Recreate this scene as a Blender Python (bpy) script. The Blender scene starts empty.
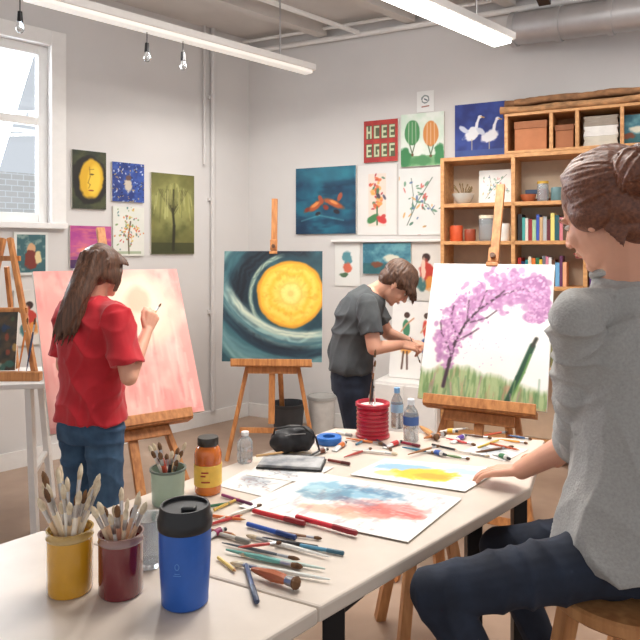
import bpy, bmesh, math, random
import numpy as np
from mathutils import Vector, Matrix, noise as mnoise
random.seed(7)
V=Vector
F=650.0; H=1.55; HY=250.0
SC=bpy.context.scene; COL=SC.collection
SC.view_settings.view_transform='Standard'
# ---------------------------------------------------------------- maths
def P(px,py,Y): return V(((px-320)/F*Y,Y,H-(py-HY)/F*Y))
def PZ(px,py,z):
    Y=F*(H-z)/(py-HY); return V(((px-320)/F*Y,Y,z))
TT=0.82
def T(px,py,dz=0.0): 
    p=PZ(px,py,TT); p.z+=dz; return p
CR=V((-0.666,6.1,0))
dL=V((0.712,0.702,0)).normalized(); dB=V((0.897,-0.442,0)).normalized()
nL=V((dL.y,-dL.x,0)); nB=V((dB.y,-dB.x,0))
def wall_s(px,d,n,off=0):
    a=(px-320)/F; c=CR+n*off
    s=(c.x-a*c.y)/(a*d.y-d.x)
    return s,c.y+s*d.y
def wz(py,Y): return H-(py-HY)/F*Y
def WB(s,off,z): q=CR+dB*s+nB*off; return V((q.x,q.y,z))
def WL(s,off,z): q=CR+dL*s+nL*off; return V((q.x,q.y,z))
AL=math.atan2(dL.y,dL.x); AB=math.atan2(dB.y,dB.x)
def lin(c): 
    c=np.asarray(c,float)/255.0
    return np.where(c<=0.04045,c/12.92,((c+0.055)/1.055)**2.4)
# ---------------------------------------------------------------- materials
def mat(name,c,rough=.6,metal=0,var=0.0,scale=20,bump=0,trans=0,emit=0,stretch=None,c2=None,sheen=0,coat=0,alpha=1):
    m=bpy.data.materials.new(name); m.use_nodes=True
    nt=m.node_tree; b=nt.nodes['Principled BSDF']
    l=lin(c); b.inputs['Base Color'].default_value=(*l,1)
    b.inputs['Roughness'].default_value=rough; b.inputs['Metallic'].default_value=metal
    b.inputs['Transmission Weight'].default_value=trans
    b.inputs['Coat Weight'].default_value=coat
    b.inputs['Alpha'].default_value=alpha
    b.inputs['Sheen Weight'].default_value=sheen
    if emit: 
        b.inputs['Emission Color'].default_value=(*l,1); b.inputs['Emission Strength'].default_value=emit
    if var or bump or c2 is not None:
        tc=nt.nodes.new('ShaderNodeTexCoord'); mp=nt.nodes.new('ShaderNodeMapping')
        if stretch: mp.inputs['Scale'].default_value=stretch
        n=nt.nodes.new('ShaderNodeTexNoise'); n.inputs['Scale'].default_value=scale; n.inputs['Detail'].default_value=5
        nt.links.new(tc.outputs['Object'],mp.inputs['Vector']); nt.links.new(mp.outputs[0],n.inputs['Vector'])
        if var or c2 is not None:
            r=nt.nodes.new('ShaderNodeValToRGB')
            r.color_ramp.elements[0].position=.32; r.color_ramp.elements[1].position=.68
            a=lin(c2) if c2 is not None else l*(1-var)
            z=l if c2 is not None else np.minimum(l*(1+var),1)
            r.color_ramp.elements[0].color=(*a,1); r.color_ramp.elements[1].color=(*z,1)
            nt.links.new(n.outputs[0],r.inputs[0]); nt.links.new(r.outputs[0],b.inputs['Base Color'])
        if bump:
            bp=nt.nodes.new('ShaderNodeBump'); bp.inputs['Strength'].default_value=bump; bp.inputs['Distance'].default_value=.01
            nt.links.new(n.outputs[0],bp.inputs['Height']); nt.links.new(bp.outputs[0],b.inputs['Normal'])
    return m
M={}
M['wall']=mat('wall paint',(212,209,207),.85,var=.02,scale=3,bump=.05)
M['ceil']=mat('ceiling paint',(206,201,196),.9,var=.04,scale=4)
M['floor']=mat('concrete floor',(180,154,134),.4,scale=2.2,c2=(148,124,106),bump=.03)
M['white']=mat('white paint',(234,232,229),.5,var=.02)
M['tabletop']=mat('laminate tabletop',(212,200,187),.36,var=.04,scale=12)
M['black']=mat('black plastic',(22,22,25),.4,var=.1)
M['blackmetal']=mat('black metal',(30,31,34),.35,.5,var=.1)
M['wood']=mat('easel wood',(206,142,84),.5,c2=(166,104,56),scale=9,stretch=(6,6,.6),bump=.05)
M['wood2']=mat('pine wood',(212,160,106),.5,c2=(182,128,78),scale=7,stretch=(1,6,6),bump=.05)
M['woodd']=mat('dark wood',(110,72,44),.5,c2=(70,44,28),scale=9,stretch=(4,4,.6))
M['stool']=mat('stool wood',(205,150,98),.45,c2=(172,116,70),scale=8,stretch=(5,5,.6))
M['glass']=mat('clear glass',(245,250,252),.04,trans=.95)
M['pane']=mat('window glass',(240,248,255),.02,trans=1)
M['plastic']=mat('clear plastic',(225,232,236),.15,trans=.75)
M['metal']=mat('brushed metal',(190,190,192),.3,1,var=.05)
M['duct']=mat('duct metal',(188,187,188),.4,.5,var=.08,scale=6)
M['edge']=mat('canvas edge',(226,222,214),.8,var=.03)
M['paper']=mat('paper',(236,234,228),.8,var=.02)
M['bristle']=mat('bristle',(120,84,52),.8,c2=(80,52,30),scale=60)
M['bristlew']=mat('pale bristle',(226,214,190),.8,c2=(190,170,140),scale=60)
M['skin']=mat('skin',(220,164,138),.5,var=.05,scale=12)
M['skin'].node_tree.nodes['Principled BSDF'].inputs['Subsurface Weight'].default_value=.08
M['skin'].node_tree.nodes['Principled BSDF'].inputs['Subsurface Radius'].default_value=(.02,.008,.004)
M['lips']=mat('lips',(184,98,92),.45,var=.04)
M['eyew']=mat('eye white',(226,222,216),.25,var=.02)
M['iris']=mat('iris',(60,40,28),.2,var=.1)
M['hair1']=mat('dark brown hair',(104,70,50),.45,c2=(62,41,31),scale=90,stretch=(1.5,1.5,.12),bump=.25)
M['hair2']=mat('auburn hair',(124,74,50),.42,c2=(86,50,35),scale=140,bump=.2)
M['hair3']=mat('short brown hair',(104,72,52),.5,c2=(66,44,33),scale=110,stretch=(1,1,.3),bump=.25)
M['red']=mat('red cotton',(188,28,42),.85,var=.12,scale=9,bump=.15,sheen=.2)
M['denim']=mat('blue denim',(66,98,128),.85,c2=(44,70,98),scale=14,bump=.2)
M['denimd']=mat('dark navy denim',(34,44,62),.85,c2=(20,27,42),scale=14,bump=.2)
M['grey']=mat('charcoal cotton',(84,88,90),.9,c2=(64,67,70),scale=9,bump=.15)
M['greyl']=mat('light grey knit',(168,167,164),.95,c2=(156,155,152),scale=160,bump=.25,sheen=.1)
M['shoe']=mat('shoe canvas',(60,58,60),.7,var=.1)
M['sole']=mat('shoe sole',(228,226,220),.6,var=.03)
def paintmat():
    m=bpy.data.materials.new('paint'); m.use_nodes=True; nt=m.node_tree; b=nt.nodes['Principled BSDF']
    a=nt.nodes.new('ShaderNodeAttribute'); a.attribute_name='paint'; nt.links.new(a.outputs['Color'],b.inputs['Base Color'])
    b.inputs['Roughness'].default_value=.65
    n=nt.nodes.new('ShaderNodeTexNoise'); n.inputs['Scale'].default_value=90
    tc=nt.nodes.new('ShaderNodeTexCoord'); nt.links.new(tc.outputs['Object'],n.inputs['Vector'])
    bp=nt.nodes.new('ShaderNodeBump'); bp.inputs['Strength'].default_value=.12; bp.inputs['Distance'].default_value=.004
    nt.links.new(n.outputs[0],bp.inputs['Height']); nt.links.new(bp.outputs[0],b.inputs['Normal'])
    return m
M['paint']=paintmat()
_cm={}
def cm(c,rough=.5,**k):
    key=(tuple(c),rough,tuple(sorted(k.items())))
    if key not in _cm: _cm[key]=mat('colour %d %d %d'%tuple(c),c,rough,var=.06,**k)
    return _cm[key]
# ---------------------------------------------------------------- mesh builder
def wloc(o):
    l=V((0,0,0))
    while o is not None: l=l+o.location; o=o.parent
    return l
def perp(t):
    t=t.normalized(); a=V((0,0,1)) if abs(t.z)<.9 else V((1,0,0))
    x=t.cross(a).normalized(); return x,t.cross(x).normalized()
class MB:
    def __init__(s): s.bm=bmesh.new()
    def loft(s,rings,n=20,cap=True):
        R=[]
        for c,a,b in rings:
            R.append([s.bm.verts.new(c+a*math.cos(2*math.pi*i/n)+b*math.sin(2*math.pi*i/n)) for i in range(n)])
        for A,B in zip(R,R[1:]):
            for i in range(n): s.bm.faces.new((A[i],A[(i+1)%n],B[(i+1)%n],B[i]))
        if cap:
            s.bm.faces.new(R[0][::-1]); s.bm.faces.new(R[-1])
        return s
    def tube(s,p0,p1,r0,r1=None,n=14):
        p0=V(p0);p1=V(p1); r1=r0 if r1 is None else r1
        x,y=perp(p1-p0); return s.loft([(p0,x*r0,y*r0),(p1,x*r1,y*r1)],n)
    def path(s,pts,rad,n=8):
        pts=[V(p) for p in pts]; k=len(pts)
        if not hasattr(rad,'__len__'): rad=[rad]*k
        x=None; rg=[]
        for i in range(k):
            t=(pts[min(i+1,k-1)]-pts[max(i-1,0)]).normalized()
            if x is None: x,_=perp(t)
            x=(x-t*x.dot(t)).normalized(); y=t.cross(x)
            rg.append((pts[i],x*rad[i],y*rad[i]))
        return s.loft(rg,n)
    def ell(s,c,r,m=None,seg=16):
        if not hasattr(r,'__len__'): r=(r,r,r)
        mm=Matrix.Translation(V(c))@(m.to_4x4() if m is not None else Matrix.Identity(4))@Matrix.Diagonal((*r,1))
        bmesh.ops.create_uvsphere(s.bm,u_segments=seg,v_segments=max(6,seg//2+2),radius=1,matrix=mm); return s
    def cap(s,p0,p1,r0,r1,n=14):
        s.tube(p0,p1,r0,r1,n); s.ell(p0,r0,seg=n); s.ell(p1,r1,seg=n); return s
    def box(s,c,d,rz=0,m=None):
        mm=Matrix.Translation(V(c))@(m.to_4x4() if m is not None else Matrix.Rotation(rz,4,'Z'))@Matrix.Diagonal((d[0],d[1],d[2],1))
        bmesh.ops.create_cube(s.bm,size=1,matrix=mm); return s
    def bar(s,p0,p1,w,d,side=None):
        p0=V(p0);p1=V(p1);t=(p1-p0).normalized()
        x=V(side) if side is not None else perp(t)[0]
        x=(x-t*x.dot(t)).normalized(); y=t.cross(x)
        m=Matrix((x,y,t)).transposed()
        return s.box((p0+p1)/2,(w,d,(p1-p0).length),m=m)
    def lathe(s,prof,c=(0,0,0),n=32):
        c=V(c); R=[]
        for r,z in prof:
            if r<1e-6: R.append([s.bm.verts.new(c+V((0,0,z)))])
            else: R.append([s.bm.verts.new(c+V((r*math.cos(2*math.pi*i/n),r*math.sin(2*math.pi*i/n),z))) for i in range(n)])
        for A,B in zip(R,R[1:]):
            for i in range(n):
                j=(i+1)%n
                if len(A)==1 and len(B)==1: continue
                if len(A)==1: s.bm.faces.new((A[0],B[j],B[i]))
                elif len(B)==1: s.bm.faces.new((A[i],A[j],B[0]))
                else: s.bm.faces.new((A[i],A[j],B[j],B[i]))
        return s
    def prism(s,poly,z0,z1):
        a=[s.bm.verts.new((x,y,z0)) for x,y in poly]; b=[s.bm.verts.new((x,y,z1)) for x,y in poly]
        n=len(poly); s.bm.faces.new(a[::-1]); s.bm.faces.new(b)
        for i in range(n): s.bm.faces.new((a[i],a[(i+1)%n],b[(i+1)%n],b[i]))
        return s
    def mesh(s,name):
        bmesh.ops.recalc_face_normals(s.bm,faces=s.bm.faces)
        me=bpy.data.meshes.new(name); s.bm.to_mesh(me); s.bm.free(); return me
    def obj(s,name,m,parent=None,smooth=True,bevel=0,**tags):
        return finish(s.mesh(name),name,m,parent,smooth,bevel,**tags)
def finish(me,name,m,parent=None,smooth=True,bevel=0,**tags):
    if parent is not None: off=wloc(parent)
    else:
        co=np.empty(len(me.vertices)*3); me.vertices.foreach_get('co',co); co=co.reshape(-1,3)
        off=V(((co[:,0].min()+co[:,0].max())/2,(co[:,1].min()+co[:,1].max())/2,co[:,2].min()))
    me.transform(Matrix.Translation(-off))
    if m is not None and len(me.materials)==0: me.materials.append(m)
    if smooth:
        me.shade_smooth(); me.set_sharp_from_angle(angle=math.radians(40))
    o=bpy.data.objects.new(name,me); COL.objects.link(o)
    if parent is not None: o.parent=parent
    else: o.location=off
    if bevel:
        b=o.modifiers.new('bevel','BEVEL'); b.width=bevel; b.segments=2; b.limit_method='ANGLE'
    tag(o,**tags); return o
def tag(o,label=None,cat=None,group=None,kind=None):
    if label: o['label']=label
    if cat: o['category']=cat
    if group: o['group']=group
    if kind: o['kind']=kind
    return o
def thing(name,label,cat,loc=(0,0,0),group=None):
    o=bpy.data.objects.new(name,None); o.empty_display_size=.05; COL.objects.link(o); o.location=loc
    return tag(o,label,cat,group)
def blob(mb,name,voxel,it,m,parent,disp=None,**tags):
    me=mb.mesh('tmp'); ob=bpy.data.objects.new('tmp',me); COL.objects.link(ob)
    r=ob.modifiers.new('r','REMESH'); r.mode='VOXEL'; r.voxel_size=voxel; r.use_smooth_shade=True
    if it:
        q=ob.modifiers.new('s','SMOOTH'); q.iterations=it; q.factor=.5
    dg=bpy.context.evaluated_depsgraph_get()
    m2=bpy.data.meshes.new_from_object(ob.evaluated_get(dg)); m2.name=name
    bpy.data.objects.remove(ob); bpy.data.meshes.remove(me)
    if disp:
        ns=[v.normal.copy() for v in m2.vertices]
        for v,n in zip(m2.vertices,ns): v.co+=n*disp(v.co)
    m2.materials.clear(); m2.materials.append(m); m2.shade_smooth()
    return finish(m2,name,m,parent,False,0,**tags)
# ---------------------------------------------------------------- picture painting (colour attribute)
_rng=np.random.RandomState(3); LAT=_rng.rand(64,64)
def vn(x,y,seed=0):
    x=x+seed*7.31; y=y+seed*3.77
    xi=np.floor(x).astype(int); yi=np.floor(y).astype(int); fx=x-xi; fy=y-yi
    fx=fx*fx*(3-2*fx); fy=fy*fy*(3-2*fy)
    g=lambda a,b: LAT[a%64,b%64]
    return (g(xi,yi)*(1-fx)+g(xi+1,yi)*fx)*(1-fy)+(g(xi,yi+1)*(1-fx)+g(xi+1,yi+1)*fx)*fy
def fbm(x,y,seed=0):
    return (vn(x,y,seed)*.55+vn(x*2.1,y*2.1,seed+1)*.3+vn(x*4.3,y*4.3,seed+2)*.15)
class Pic:
    def __init__(s,nu,nv,asp):
        s.u,s.v=np.meshgrid(np.linspace(0,1,nu),np.linspace(0,1,nv)); s.a=asp; s.c=np.ones((nv,nu,3))*240
        s.X=s.u*asp; s.Y=s.v
    def mix(s,m,col):
        m=np.clip(m,0,1)[...,None]; s.c=s.c*(1-m)+np.asarray(col,float)*m
    def fill(s,c,c2=None,sc=6,seed=0):
        s.c[:]=c
        if c2 is not None: s.mix(np.clip((fbm(s.X*sc,s.Y*sc,seed)-.3)*2.4,0,1),c2)
    def ell(s,cx,cy,rx,ry,col,soft=.12,ang=0,wob=0,al=1,seed=0):
        x=(s.u-cx)*s.a; y=s.v-cy; ca,sa=math.cos(ang),math.sin(ang)
        d=np.sqrt(((x*ca+y*sa)/rx)**2+((-x*sa+y*ca)/ry)**2)
        if wob: d=d+(fbm(s.X*9,s.Y*9,seed)-.5)*wob
        s.mix(np.clip((1-d)/soft+.5,0,1)*al,col)
    def line(s,pts,w,col,al=1,w2=None):
        for k,((x0,y0),(x1,y1)) in enumerate(zip(pts,pts[1:])):
            ax=x0*s.a; bx=x1*s.a; dx=bx-ax; dy=y1-y0; L=dx*dx+dy*dy+1e-9
            t=np.clip(((s.X-ax)*dx+(s.Y-y0)*dy)/L,0,1)
            d=np.hypot(s.X-ax-t*dx,s.Y-y0-t*dy)
            ww=w if w2 is None else w+(w2-w)*(k/max(1,len(pts)-1))
            s.mix(np.clip((ww-d)/.012+.5,0,1)*al,col)
    def rect(s,x0,y0,x1,y1,col,al=1):
        s.mix(((s.u>x0)&(s.u<x1)&(s.v>y0)&(s.v<y1)).astype(float)*al,col)
def paint_mesh(name,nu,nv,posf,pic):
    verts=[posf(i/(nu-1),j/(nv-1),0) for j in range(nv) for i in range(nu)]
    faces=[(j*nu+i,j*nu+i+1,(j+1)*nu+i+1,(j+1)*nu+i) for j in range(nv-1) for i in range(nu-1)]
    nf=len(faces); b=len(verts)
    ring=[i for i in range(nu)]+[j*nu+nu-1 for j in range(1,nv)]+[(nv-1)*nu+i for i in range(nu-2,-1,-1)]+[j*nu for j in range(nv-2,0,-1)]
    m=len(ring)
    for k in ring:
        i=k%nu;j=k//nu; verts.append(posf(i/(nu-1),j/(nv-1),1))
    for q in range(m):
        a,c=ring[q],ring[(q+1)%m]; faces.append((a,b+q,b+(q+1)%m,c))
    faces.append(tuple(b+q for q in range(m-1,-1,-1)))
    me=bpy.data.meshes.new(name); me.from_pydata([tuple(v) for v in verts],[],faces)
    at=me.color_attributes.new('paint','FLOAT_COLOR','POINT')
    c=np.ones((len(verts),4)); c[:nu*nv,:3]=lin(np.clip(pic.c,0,255)).reshape(-1,3)
    at.data.foreach_set('color',c.ravel())
    me.materials.append(M['paint']); me.materials.append(M['edge'])
    mi=np.zeros(len(faces),dtype=np.int32); mi[nf:]=1; me.polygons.foreach_set('material_index',mi)
    me.update(); return me
def canvas(name,w,h,t,painter,label,cat,loc,rz,tilt=0,res=None,group=None):
    k=res or max(50,int(150*max(w,h)))
    nu=max(30,int(k*w/max(w,h))); nv=max(30,int(k*h/max(w,h)))
    pc=Pic(nu,nv,w/h); painter(pc)
    me=paint_mesh(name,nu,nv,lambda u,v,d:((u-.5)*w,-t+d*t,v*h),pc)
    o=bpy.data.objects.new(name,me); COL.objects.link(o)
    o.location=loc; o.rotation_euler=(-tilt,0,rz); tag(o,label,cat,group); return o
def sheet(name,corners,z,painter,label,cat='paper',res=150,t=.0012,group=None):
    A,B,Cc,D=[V((c[0],c[1],0)) for c in corners]
    w=(B-A).length; h=(D-A).length; o0=(A+Cc)/2
    k=res; nu=int(k*w/max(w,h)); nv=int(k*h/max(w,h)); pc=Pic(nu,nv,w/h); painter(pc)
    def pf(u,v,d):
        p=(A*(1-u)+B*u)*(1-v)+(D*(1-u)+Cc*u)*v-o0; return (p.x,p.y,t*(1-d))
    me=paint_mesh(name,nu,nv,pf,pc)
    o=bpy.data.objects.new(name,me); COL.objects.link(o); o.location=(o0.x,o0.y,z); tag(o,label,cat,group); return o

# ================================================================ SETTING
CZ=H+210/F*6.1
room=[CR+V((0,0,0)),CR-dL*8,V((-6.3,-1.6,0)),V((5.0,-1.6,0)),CR+dB*6.2]
poly=[(p.x,p.y) for p in room]
MB().prism(poly,-.1,0).obj('floor',M['floor'],smooth=False,kind='structure')
MB().prism(poly,CZ,CZ+.1).obj('ceiling',M['ceil'],smooth=False,kind='structure')
b=MB(); b.prism([tuple(WB(-.15,0,0).xy),tuple(WB(6.2,0,0).xy),tuple(WB(6.2,-.15,0).xy),tuple(WB(-.15,-.15,0).xy)],0,CZ)
b.obj('wall_back',M['wall'],smooth=False,kind='structure')
s1,Y1=wall_s(50,dL,nL); sx,Yx=wall_s(22,dL,nL)
s0=s1-1.35; z0=wz(222,Yx); z1=wz(40,Yx)
b=MB()
def wl(a,c,za,zb): 
    q=[tuple(WL(a,0,0).xy),tuple(WL(c,0,0).xy),tuple(WL(c,-.15,0).xy),tuple(WL(a,-.15,0).xy)]; b.prism(q,za,zb)
wl(-8,s0,0,CZ); wl(s1,0,0,CZ); wl(s0,s1,0,z0); wl(s0,s1,z1,CZ)
b.obj('wall_left',M['wall'],smooth=False,kind='structure')
wr=thing('window_1',None,None,WL((s0+s1)/2,0,z0)); wr['kind']='structure'
def lbox(mb,sa,sb,oa,ob_,za,zb):
    mb.prism([tuple(WL(sa,oa,0).xy),tuple(WL(sb,oa,0).xy),tuple(WL(sb,ob_,0).xy),tuple(WL(sa,ob_,0).xy)],za,zb)
def bbox(mb,sa,sb,oa,ob_,za,zb):
    mb.prism([tuple(WB(sa,oa,0).xy),tuple(WB(sb,oa,0).xy),tuple(WB(sb,ob_,0).xy),tuple(WB(sa,ob_,0).xy)],za,zb)
m_=MB()
fw=.07
lbox(m_,s0,s0+fw,-.10,-.04,z0,z1); lbox(m_,s1-fw,s1,-.10,-.04,z0,z1)
lbox(m_,s0+fw,s1-fw,-.10,-.04,z0,z0+fw); lbox(m_,s0+fw,s1-fw,-.10,-.04,z1-fw,z1)
zm=wz(118,Yx); lbox(m_,s0+fw,s1-fw,-.09,-.045,zm-.03,zm+.03)
lbox(m_,(s0+s1)/2-.025,(s0+s1)/2+.025,-.09,-.045,z0+fw,z1-fw)
m_.obj('window_frame',M['white'],wr,smooth=False,bevel=.004)
m_=MB(); cw=.11
lbox(m_,s0-cw,s0,0.001,.03,z0-cw*.3,z1+cw); lbox(m_,s1,s1+cw,0.001,.03,z0-cw*.3,z1+cw); lbox(m_,s0,s1,.001,.03,z1,z1+cw)
m_.obj('window_casing',M['white'],wr,smooth=False,bevel=.004)
m_=MB(); lbox(m_,s0-cw,s1+cw,-.04,.06,z0-.045,z0-.001); m_.obj('window_sill',M['white'],wr,smooth=False,bevel=.004)
m_=MB(); lbox(m_,s0+fw,s1-fw,-.07,-.065,z0+fw,z1-fw); m_.obj('pane',M['pane'],wr,smooth=False)
brick=bpy.data.materials.new('pale brick'); brick.use_nodes=True
nt=brick.node_tree; bn=nt.nodes.new('ShaderNodeTexBrick'); bn.inputs['Scale'].default_value=3.2
bn.inputs['Color1'].default_value=(.70,.66,.62,1); bn.inputs['Color2'].default_value=(.62,.60,.56,1); bn.inputs['Mortar'].default_value=(.86,.86,.84,1)
tc=nt.nodes.new('ShaderNodeTexCoord'); mp=nt.nodes.new('ShaderNodeMapping'); mp.inputs['Rotation'].default_value=(math.pi/2,0,0)
nt.links.new(tc.outputs['Object'],mp.inputs[0]); nt.links.new(mp.outputs[0],bn.inputs[0]); nt.links.new(bn.outputs[0],nt.nodes['Principled BSDF'].inputs['Base Color'])
m_=MB(); m_.box((0,0,1.3),(30,.3,2.6)); nb=m_.obj('neighbour_building',brick,smooth=False,label='pale brick building seen through the window',cat='building')
q=WL(s0-1,-4.5,0); nb.location=(q.x,q.y,0); nb.rotation_euler=(0,0,AL)
m_=MB(); bbox(m_,0,6.2,0.001,.018,0,.12); m_.obj('baseboard_back',M['white'],smooth=False,kind='structure')
m_=MB(); lbox(m_,-8,-.02,0.001,.018,0,.12); m_.obj('baseboard_left',M['white'],smooth=False,kind='structure')
sc_,Yc=wall_s(213,dL,nL,.03)
m_=MB(); m_.tube(WL(sc_,.03,.12),WL(sc_,.03,CZ),.022); m_.tube(WL(sc_-.09,.03,2.3),WL(sc_-.09,.03,CZ),.012)
for z in (1.0,2.0,2.9): m_.box(WL(sc_,.015,z),(.08,.03,.03),AL)
m_.obj('trim_1',M['wall'],kind='structure')
m_=MB(); m_.tube(WB(.0,.05,CZ-.13),WB(6,.05,CZ-.13),.022); m_.tube(WB(.0,.1,CZ-.05),WB(6,.1,CZ-.05),.015)
m_.obj('trim_2',M['white'],kind='structure')
k=3
for i in range(1,7):
    m_=MB(); a=WB(i*.8,.05,CZ-.05); c=a-dL*6.5
    m_.bar(a,c,.09,.1,side=V((dL.y,-dL.x,0))); m_.obj('trim_%d'%k,M['ceil'],smooth=False,kind='structure'); k+=1
m_=MB(); m_.tube(WL(-3.2,1.1,CZ-.12),WL(0.3,1.1,CZ-.12),.02); m_.obj('trim_%d'%k,M['white'],kind='structure')
# ================================================================ light fixtures
def fixture(p0,p1,w,emit,label):
    p0=V(p0);p1=V(p1); d=(p1-p0).normalized(); side=V((d.y,-d.x,0))
    r=thing('ceiling_light',label,'light',(p0+p1)/2)
    MB().bar(p0+V((0,0,.035)),p1+V((0,0,.035)),w,.05,side).obj('housing',M['white'],r,smooth=False,bevel=.008)
    dm=mat('diffuser',(255,252,245),.5,emit=emit)
    MB().bar(p0+d*.03,p1-d*.03,w*.78,.03,side).obj('diffuser',dm,r,smooth=False,bevel=.006)
    L=(p1-p0).length
    for t in (.15,.85):
        q=p0+d*L*t; MB().tube(q+V((0,0,.05)),V((q.x,q.y,CZ)),.006).obj('hanging_rod',M['metal'],r)
    return r
lz=2.9
def LP(px,py): 
    Y=F*(lz-H)/(HY-py); return V(((px-320)/F*Y,Y,lz))
a1=LP(312,73); f1=fixture(a1-dL*2.15,a1,.10,.3,'long slim white batten light hanging in front of the left wall')
a2=LP(505,44); f2=fixture(a2-dL*2.3,a2,.16,9,'brightly lit white tube light hanging over the bookcase side')
for px,wd in ((20,'nearest the window'),(147,'second from the window'),(183,'third from the window')):
    a=(px-320)/F; s=(a1.x-a*a1.y)/(a*dL.y-dL.x); q=a1+dL*s
    r=thing('pendant_bulb','small clear bulb on a black cord under the batten light, '+wd,'light bulb',(q.x,q.y,q.z-.2))
    m_=MB(); m_.tube((q.x,q.y,q.z-.09),(q.x,q.y,q.z-.01),.003,n=6); m_.obj('cord',M['black'],r)
    m_=MB(); m_.tube((q.x,q.y,q.z-.14),(q.x,q.y,q.z-.085),.016,.012); m_.obj('socket',M['black'],r)
    m_=MB(); m_.lathe([(0,-.2),(.012,-.197),(.022,-.18),(.021,-.165),(.012,-.145),(.01,-.14),(0,-.14)],(q.x,q.y,q.z)); m_.obj('bulb',M['glass'],r)
d0=P(512,30,4.9); d1=P(690,6,4.2)
m_=MB(); m_.tube(d0,d1,.115,n=24)
for t in (.02,.3,.6,.9):
    q=d0.lerp(d1,t); e=(d1-d0).normalized()*.02; m_.tube(q-e,q+e,.128,n=24)
m_.obj('air_duct',M['duct'],label='round grey metal air duct under the ceiling at top right',cat='duct')
m_=MB(); m_.bar(LP(490,-30)+V((.12,0,.2)),LP(545,22)+V((0,0,.12)),.05,.07,V((0,0,1))); m_.obj('cable_tray',M['blackmetal'],smooth=False,bevel=.004,label='dark metal cable tray running beside the lit tube light',cat='cable tray')
# ================================================================ PAINTERS
def p_moon(p):
    p.fill((52,92,100),(26,56,68),6)
    def arc(cx,cy,r0,w,col,al,a0=-9,a1=9,seed=0,fr=60):
        x=(p.u-cx)*p.a; y=p.v-cy; r=np.hypot(x,y); an=np.arctan2(y,x)
        st=.55+.45*np.sin(r*fr*2+fbm(an*5+9,r*6+2,seed)*12)
        m=np.clip(1.6*(1-np.abs(r-r0)/w),0,1)*np.clip((an-a0)*4,0,1)*np.clip((a1-an)*4,0,1)
        p.mix(m*al*(.6+.4*st),col)
    arc(.62,.6,.68,.08,(128,166,162),.85,seed=1); arc(.62,.6,.57,.05,(60,104,112),.9,seed=2)
    arc(.66,.60,.45,.115,(12,20,32),1,1.0,9,seed=3); arc(.66,.60,.45,.115,(12,20,32),1,-9,-1.0,seed=3)
    arc(.68,.60,.365,.026,(170,186,164),.9,1.7,9,seed=9,fr=90); arc(.68,.60,.365,.026,(170,186,164),.9,-9,-2.2,seed=9,fr=90)
    arc(.75,.98,1.0,.07,(92,132,138),.85,-3.1,-.8,seed=5); arc(.80,.95,.88,.05,(22,42,58),.9,-3.1,-.9,seed=6)
    arc(.80,1.0,.80,.095,(140,172,168),1,-2.9,-1.0,seed=7,fr=40); arc(.80,1.0,.76,.04,(206,212,190),.95,-2.7,-1.2,seed=8,fr=90); arc(.80,1.0,.84,.02,(60,100,110),.9,-2.9,-1.0,seed=18,fr=90)
    x=(p.u-.68)*p.a; y=p.v-.61; r=np.hypot(x,y)+(fbm(p.X*8,p.Y*8,2)-.5)*.03; an=np.arctan2(y,x)
    p.mix(np.clip((.312-r)/.015,0,1),(214,146,38)); p.mix(np.clip((.29-r)/.02,0,1),(240,184,58))
    ring=.5+.5*np.sin(r*80+fbm(an*4+5,r*5,3)*5); p.mix(ring*np.clip((.28-r)/.03,0,1)*.55,(250,216,108))
    tx=fbm(an*6+7,r*26,4); p.mix(np.clip((tx-.5)*4,0,1)*np.clip((.29-r)/.02,0,1)*.5,(224,154,44))
    p.mix(np.clip((.16-r)/.1,0,1)*.7,(252,228,146)); p.mix(np.clip(1-abs(r-.10)/.012,0,1)*.5,(232,176,80)); p.mix(np.clip((.035-r)/.015,0,1)*.8,(236,190,100))
def p_pink(p):
    p.fill((228,158,150),(238,182,170),4,1)
    st=fbm(p.X*16,p.Y*3,5); p.mix(np.clip((st-.45)*2.4,0,1)*.6,(242,206,194)); st=fbm(p.X*24,p.Y*5,9); p.mix(np.clip((st-.59)*4,0,1)*.45,(212,124,122))
    st=fbm(p.X*9,p.Y*9,12); p.mix(np.clip((st-.55)*4,0,1)*.5,(242,216,202))
    p.ell(.60,.70,.30,.27,(244,210,188),.35,wob=.35); p.ell(.61,.72,.23,.21,(248,224,200),.35,wob=.35,seed=3)
    p.ell(.66,.78,.09,.1,(232,182,156),.4,wob=.6,seed=6,al=.8); p.ell(.54,.64,.08,.1,(238,194,170),.5,wob=.6,seed=8,al=.8)
    for i in range(70):
        r=random.Random(i); x=r.uniform(.03,.97); y=r.uniform(.03,.46); L=r.uniform(.05,.2)
        p.line([(x,y),(x+r.uniform(-.01,.01),y+L)],r.uniform(.003,.007),r.choice([(250,228,216),(214,130,126),(244,190,178),(250,214,200)]),.4)
    p.rect(0,0,1,.035,(210,128,124),.4)
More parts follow.
